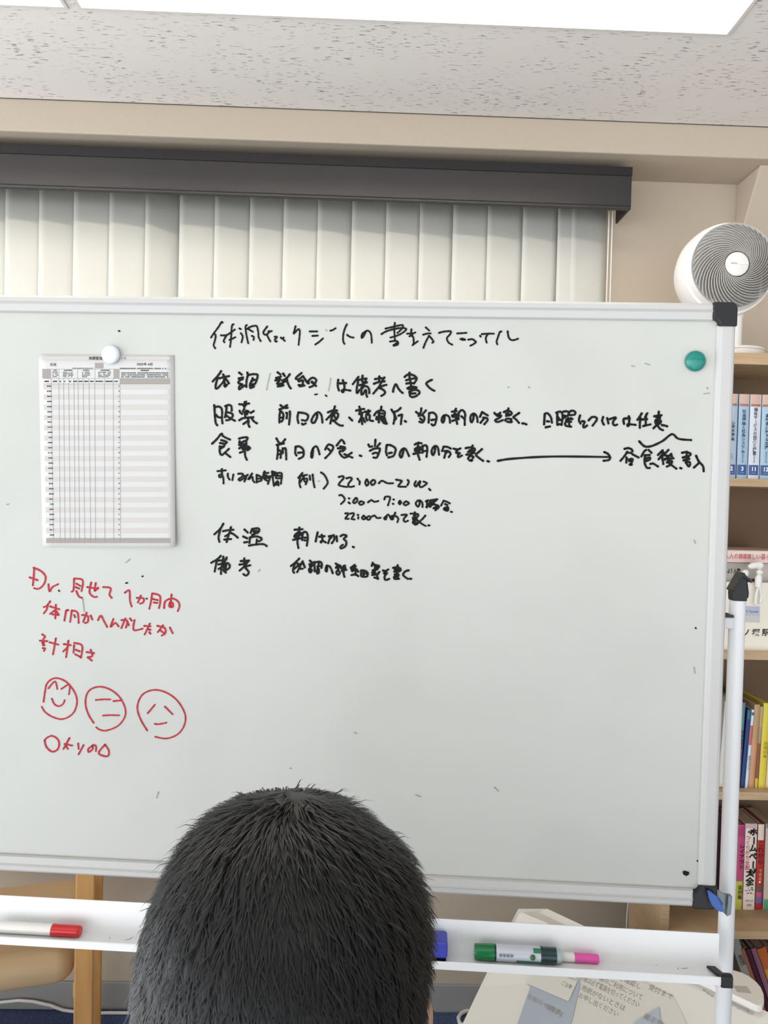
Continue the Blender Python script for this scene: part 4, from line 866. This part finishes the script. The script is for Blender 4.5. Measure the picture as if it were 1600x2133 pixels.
def sheet(label, quadpx, off, mm, lines, name='printed_sheet', cat='paper'):
    pts = [fp_(x, y, off) for x, y in quadpx]
    tt = thing(name, label, cat, sum(pts, Vector())/len(pts))
    obj('sheet', M().prism(pts, -fn*.0004), mm, tt)
    if lines:
        m = M()
        for s_, x, y, sz, wd in lines: text_m(m, s_, sz, fp_(x, y, off+.0004), tdir, tup, width=wd)
        obj('printed_text', m, mat('pale_grey_text', (138, 134, 126), .7), tt)
    return tt
m_sh = mat('notice_paper', (206, 203, 194), .7, .25)
sheet('printed notice with three lines of pale text on the white machine', ((1208, 2010), (1320, 2033), (1404, 2078), (1440, 2150), (1183, 2150)), .0014, m_sh,
      [('このコピー機のご利用について', 1268, 2046, .014, .15), ('使用後は必ず電源を切ってください', 1264, 2062, .014, .145), ('用紙がないときは', 1256, 2079, .0135, .10), ('電源と用紙を確認し', 1284, 2033, .0135, .11), ('お申し出ください', 1246, 2093, .0130, .09), ('受付まで', 1376, 2067, .0135, .05)])
sheet('small printed card tucked above the plastic sleeve on the machine', ((1118, 2012), (1203, 2044), (1184, 2086), (1096, 2048)), .0040, m_sh, [('ご注意', 1180, 2052, .010, .025)], 'printed_card', 'card')
m_sl = mat('blue_grey_plastic_sleeve', (158, 166, 178), .25, .6)
sheet('blue grey plastic sleeve with a printed slip on the machine front', ((1106, 2052), (1183, 2086), (1207, 2036), (1209, 2050), (1186, 2150), (1072, 2150)), .0026, m_sl, [('お知らせ掲示', 1132, 2092, .0125, .08), ('四月', 1156, 2107, .0125, .035)], 'plastic_sleeve', 'sleeve')
sheet('blue grey triangular corner of a sleeve at the bottom picture edge', ((1373, 2097), (1379, 2150), (1300, 2150), (1330, 2123)), .0030, m_sl, [('掲示物', 1361, 2126, .014, .04)], 'plastic_sleeve', 'sleeve')

# ------------------------------------------------------------------ wooden armchair standing side-on by the wall
CO = atY(176, 1990, 1.69); CO.z = 0; CA = math.radians(15.5)
t = thing('armchair', 'wooden armchair with a beige leather seat standing side-on by the wall', 'chair', CO)
m_cw = mat('honey_wood', (206, 158, 98), .4, .4, var=((188, 138, 78), 8, (6, 6, .8), .35, .7))
m_le = mat('beige_leather', (194, 166, 128), .42, .4, bump=(180, .15, .001))
def cpart(name, m, mm, **k):                     # the chair is laid out along its own front and side, then turned
    m.v = [CO + v for v in m.v]; return obj(name, m, mm, t, **k)
DP = .355
for y in (0, DP):
    cpart('leg', M().box((-.0195, y-.016, 0), (.0195, y+.016, .655)), m_cw, bevel=.003)
    cpart('leg', M().box((-.515, y-.016, 0), (-.476, y+.016, .655)), m_cw, bevel=.003)
    cpart('armrest', M().box((-.535, y-.025, .655), (.045, y+.025, .680)), m_cw, bevel=.006, seg=3)
for x in (-.4955, -.012): cpart('cross_rail', M().box((x-.012, .0165, .315), (x+.012, DP-.0165, .350)), m_cw, bevel=.002)
def cushion(x0, x1, y0, y1, z0, z1, r, swell=.006):
    m = M(); n = 7; prof = []
    for cz, a0 in ((z1-r, 90), (z0+r, 0)):
        for k in range(n): a = math.radians(a0-90*k/(n-1)); prof.append((r*(1-math.cos(a)), cz+r*math.sin(a)))
    vs = []; nn = 0
    for inset, z in prof:
        ring = []
        X0, X1, Y0, Y1 = x0+inset, x1-inset, y0+inset, y1-inset; cr = max(.035-inset*.5, .008)
        for cx, cy, a0 in ((X1-cr, Y1-cr, 0), (X0+cr, Y1-cr, 90), (X0+cr, Y0+cr, 180), (X1-cr, Y0+cr, 270)):
            for k in range(6): a = math.radians(a0+18*k); ring.append((cx+cr*math.cos(a), cy+cr*math.sin(a), z))
        nn = len(ring); vs += ring
    rows_ = len(prof)
    cx, cy = (x0+x1)/2, (y0+y1)/2
    return m.add(vs + [(cx, cy, z1+swell)], [(i*nn+j, (i+1)*nn+j, (i+1)*nn+(j+1) % nn, i*nn+(j+1) % nn) for i in range(rows_-1) for j in range(nn)]
        + [(rows_*nn, j, (j+1) % nn) for j in range(nn)] + [[(rows_-1)*nn+j for j in range(nn-1, -1, -1)]])
cpart('seat', cushion(-.47, -.0225, -.004, DP+.004, .3505, .430, .036), m_le, smooth=60, label='beige leather seat')
m = cushion(-.20, .20, -.005, DP+.005, 0, .07, .030)
Rb = Matrix.Rotation(math.radians(-98), 3, 'Y'); m.v = [Vector((-.465, 0, .66)) + Rb @ v for v in m.v]
cpart('backrest', m, m_le, smooth=60, label='beige leather backrest')
cpart('back_rail', M().box((-.535, .0165, .50), (-.517, DP-.0165, .56)), m_cw, bevel=.002)
t.rotation_euler = (0, 0, CA)

# ------------------------------------------------------------------ cords
pts = [atY(x, y, 2.112) for x, y in ((-60, 2092), (0, 2088), (39, 2084), (68, 2086), (105, 2094))] + [atZ(x, y, .0045) for x, y in ((131, 2104), (155, 2107), (192, 2110), (286, 2110), (420, 2108), (600, 2112))]
tag(obj('floor_cord', M().tube(pts, .0042, 8), mat('white_cable', (228, 226, 222), .5), None, smooth=60), 'white cord lying on the navy carpet along the wall', 'cord')
pts = [atZ(x, y, .006) for x, y in ((1020, 2090), (990, 2098), (972, 2106), (961, 2111), (955, 2120), (957, 2130), (968, 2140), (1000, 2150))]
tag(obj('floor_cord', M().tube(pts, .0055, 8), mat('white_cable', (228, 226, 222), .5), None, smooth=60), 'thick white cord curling on the carpet in front of the white machine', 'cord')
pts = [Vector((atY(1311, 1860, 2.115).x, 2.115, .95))] + [atY(x, y, 2.115) for x, y in ((1309, 1885), (1307, 1905), (1306, 1930))] + [Vector((atY(1306, 1930, 2.115).x+.003, 2.115, .012)), Vector((atY(1306, 1930, 2.115).x+.03, 2.10, .006))]
tag(obj('hanging_cord', M().tube(pts, .0028, 8), mat('white_cable', (228, 226, 222), .5), None, smooth=60), 'thin white cord hanging down the wall beside the bookshelf', 'cord')

# ------------------------------------------------------------------ person seen from behind, seated before the board
HX, HY = -.041, .44
m_skin = mat('skin', (172, 134, 114), .55, .4, bump=(150, .05, .001))
m_hair = mat('short_black_hair', (19, 19, 20), .5, .35)
t = thing('person', 'person with short black hair seen from behind, seated facing the whiteboard', 'person', (HX, HY-.02, 0))
SIL = [(1660, 560, 620), (1663, 520, 680), (1670, 488, 712), (1682, 455, 745), (1700, 426, 766), (1718, 408, 777), (1734, 393, 797), (1745, 384, 816), (1760, 372, 838), (1790, 354, 866), (1820, 337, 879), (1850, 323, 889), (1890, 308, 895), (1930, 294, 897), (1970, 284, 896), (2010, 281, 895), (2050, 285, 893), (2090, 290, 890), (2133, 297, 886), (2180, 312, 876), (2240, 345, 850), (2300, 395, 800)]
sl = []
for y, xa, xb in SIL:
    a, b = atY(xa, y, HY), atY(xb, y, HY); sl.append(((a.z+b.z)/2, a.x, b.x))
ztop = sl[0][0]
def halfdepth(z): 
    s = min(1, max(0, (ztop-z)/.10)); return .098*math.sqrt(max(1e-4, 1-(1-s)**2)) if s < 1 else .098
def slab(g, zlim, yshift=0, n=40, gd=None):
    vs = []; k = 0
    R_ = [(ztop+.0018, (sl[0][1]*.6+sl[0][2]*.4), (sl[0][1]*.4+sl[0][2]*.6), .012)] + [(z, a, b, halfdepth(z)) for z, a, b in sl if z > zlim]
    for z, a, b, d in R_:
        c, rx = (a+b)/2, max((b-a)/2-g, .004); dd = max((d if gd is None else d)-g, .004)
        for j in range(n):
            an = 2*math.pi*j/n; vs.append((c+rx*math.cos(an), HY+yshift+dd*math.sin(an), z-g*.9)); 
        k += 1
    fs = [(i*n+j, i*n+(j+1) % n, (i+1)*n+(j+1) % n, (i+1)*n+j) for i in range(k-1) for j in range(n)]
    return vs, fs + [list(range(n-1, -1, -1)), list(range((k-1)*n, k*n))]
# body: overlapping closed forms fused into one skin by a voxel remesh
m = M()
vs, fs = slab(.010, -1); m.add(vs, fs)
zh = ztop
m.ball((HX, HY+.012, zh-.150), (.066, .084, .085))                        # jaw and face
m.ball((HX, HY+.101, zh-.128), (.013, .016, .022))                        # nose
m.ball((HX, HY+.088, zh-.172), (.024, .010, .009))                        # lips
for s in (-1, 1):
    ex = HX + .003 + s*.0765
    m.ball((ex, HY-.002, zh-.135), (.0085, .017, .030), 14, 10, Matrix.Rotation(-.25*s, 3, 'Z'))
    m.ball((ex+s*.001, HY-.010, zh-.122), (.008, .010, .017))
    m.ball((HX+s*.030, HY+.084, zh-.112), (.016, .012, .010))
m.tube([(HX, HY+.0, zh-.15), (HX, HY-.010, zh-.21), (HX, HY-.018, zh-.27)], [.056, .056, .066], 24)
m.tube([(HX, HY-.018, .99), (HX, HY-.02, .90), (HX, HY-.02, .76), (HX, HY-.02, .62), (HX, HY-.01, .50)], [.075, .14, .145, .14, .15], 28)
sh_z = .955
for s in (-1, 1):
    S_ = Vector((HX+s*.185, HY-.02, sh_z)); E_ = Vector((HX+s*.235, HY+.02, .69)); Hd = Vector((HX+s*.15, HY+.235, .615))
    m.tube([(HX+s*.03, HY-.02, .965), S_-Vector((s*.03, 0, 0)), S_], [.060, .060, .050], 18)
    m.ball(S_, .054)
    m.tube([S_, S_.lerp(E_, .5), E_], [.052, .046, .039], 18); m.ball(E_, .040)
    m.tube([E_, E_.lerp(Hd, .5), Hd], [.040, .036, .026], 18)
    d = (Hd-E_).normalized(); side = Vector((d.y, -d.x, 0)).normalized()
    pc = Hd + d*.045
    m.ball(Hd + d*.008, .025); m.ball(pc, (.040, .046, .016), 16, 10, Matrix((side, d, side.cross(d))).transposed())
    for k, (o_, ln) in enumerate(((-.027, .066), (-.009, .074), (.009, .070), (.026, .056))):
        b0 = pc + d*.030 + side*o_
        m.tube([b0, b0+d*ln*.45+Z*.002, b0+d*ln*.78-Z*.010, b0+d*ln-Z*.022], [.0092, .0088, .0080, .0066], 10)
    tb = pc - side*(-s)*.034*(1) - d*.012
    m.tube([tb, tb+d*.030-side*(-s)*.012-Z*.004, tb+d*.055-side*(-s)*.010-Z*.010], [.0115, .0100, .0080], 10)
    Hp = Vector((HX+s*.095, HY+.0, .52)); Kn = Vector((HX+s*.13, HY+.43, .515)); An = Vector((HX+s*.13, HY+.40, .085))
    m.tube([Hp, Hp.lerp(Kn, .5), Kn], [.092, .076, .058], 20); m.ball(Kn, .059)
    m.tube([Kn, Kn.lerp(An, .35), An], [.056, .054, .036], 18)
    m.ball(An+Vector((0, 0, -.02)), (.036, .045, .045))
    m.ball(An+Vector((0, .07, -.055)), (.043, .115, .030))
o = obj('body', m, m_skin, t, smooth=180)
rm = o.modifiers.new('fuse', 'REMESH'); rm.mode = 'VOXEL'; rm.voxel_size = .0042; rm.use_smooth_shade = True
sm = o.modifiers.new('soften', 'SMOOTH'); sm.factor = .5; sm.iterations = 5
# clothing
m = M().tube([(HX, HY-.018, 1.005), (HX, HY-.02, .97), (HX, HY-.02, .90), (HX, HY-.02, .76), (HX, HY-.02, .62), (HX, HY-.01, .47)], [.070, .10, .152, .158, .156, .166], 28)
for s in (-1, 1):
    S_ = Vector((HX+s*.185, HY-.02, sh_z)); E_ = Vector((HX+s*.235, HY+.02, .69)); Hd = Vector((HX+s*.15, HY+.235, .615))
    m.tube([(HX+s*.03, HY-.02, .965), S_-Vector((s*.03, 0, 0)), S_], [.070, .070, .060], 18); m.ball(S_, .064)
    m.tube([S_, S_.lerp(E_, .5), E_], [.062, .057, .050], 18); m.ball(E_, .051); m.tube([E_, E_.lerp(Hd, .5), E_.lerp(Hd, .92)], [.051, .046, .036], 18)
o = obj('jumper', m, mat('dark_grey_knit', (58, 58, 64), .9, .1, bump=(300, .3, .002)), t, smooth=180)
rm = o.modifiers.new('fuse', 'REMESH'); rm.mode = 'VOXEL'; rm.voxel_size = .008; rm.use_smooth_shade = True
sm = o.modifiers.new('soften', 'SMOOTH'); sm.factor = .5; sm.iterations = 6
m = M()
for s in (-1, 1):
    Hp = Vector((HX+s*.095, HY+.0, .52)); Kn = Vector((HX+s*.13, HY+.43, .515)); An = Vector((HX+s*.13, HY+.40, .085))
    m.tube([Hp+Vector((-s*.05, -.02, 0)), Hp, Hp.lerp(Kn, .5), Kn], [.10, .104, .086, .068], 20); m.ball(Kn, .069)
    m.tube([Kn, Kn.lerp(An, .35), An], [.066, .063, .052], 18)
o = obj('trousers', m, mat('navy_trousers', (40, 44, 58), .9, .1), t, smooth=180)
rm = o.modifiers.new('fuse', 'REMESH'); rm.mode = 'VOXEL'; rm.voxel_size = .008; rm.use_smooth_shade = True
sm = o.modifiers.new('soften', 'SMOOTH'); sm.factor = .5; sm.iterations = 6
# hair: a cap following the skull, with short strands over it
zl = zh-.150
vs, fs = slab(.0025, zl)
vsf = [Vector(v) for v in vs]
keep = [f for f in fs if len(f) == 4 and not (all(vsf[i].y > HY+.045 for i in f) and all(vsf[i].z < zh-.055 for i in f)) and not (all(abs(vsf[i].x-HX) > .06 for i in f) and all(vsf[i].z < zh-.115 for i in f) and all(vsf[i].y > HY-.02 for i in f))]
keep += [f for f in fs if len(f) > 4][:1]
m = M().add(vs, keep)
rh = random.Random(11)
quads = [f for f in keep if len(f) == 4]
areas = [(vsf[f[1]]-vsf[f[0]]).length*(vsf[f[3]]-vsf[f[0]]).length for f in quads]
tops = []
for f in rh.choices(quads, areas, k=15000):
    a, b, c, d = (vsf[i] for i in f)
    p = a.lerp(b, rh.random()).lerp(d.lerp(c, rh.random()), rh.random())
    nrm = Vector((p.x-HX, p.y-HY, (p.z-(zh-.10))*1.0 if p.z > zh-.10 else 0)).normalized()
    down = (-Z - nrm*(-Z).dot(nrm)); whirl = nrm.cross(Z)
    if down.length < .2: down = down + Vector((p.x-HX-.02, -.03, 0))*6
    g = (down.normalized() + whirl*rh.gauss(0, .35) + Vector((.12, 0, 0))).normalized()
    ln = rh.uniform(.008, .018); lift = rh.uniform(.02, .12) if rh.random() < .97 else rh.uniform(.2, .5)
    w2 = (g.cross(nrm)).normalized()*rh.uniform(.00035, .0006)
    p1 = p + g*ln*.5 + nrm*ln*(lift*.7+.05); p2 = p + g*ln*.95 + nrm*ln*lift*.9
    o_ = len(m.v); m.add([p-w2, p+w2, p1-w2*.8, p1+w2*.8, p2], [(0, 1, 3, 2), (2, 3, 4)])
obj('hair', m, m_hair, t, smooth=70, label='short black hair')
t = thing('stool', 'grey padded stool that the person sits on', 'stool', (HX, HY-.02, 0))
obj('seat', M().lathe((HX, HY-.02, .362), Z, [(0, 0), (.165, 0), (.18, .01), (.18, .04), (.165, .052), (0, .055)], 36), mat('grey_vinyl_pad', (96, 98, 104), .5), t, smooth=40)
for k in range(4):
    a = math.pi/4+math.pi/2*k; c_ = Vector((HX, HY-.02, 0))
    obj('leg', M().tube([c_+Vector((math.cos(a)*.13, math.sin(a)*.13, .363)), c_+Vector((math.cos(a)*.19, math.sin(a)*.19, 0))], .012, 10), mat('dark_steel', (70, 72, 76), .4, .5, .7), t, smooth=40)
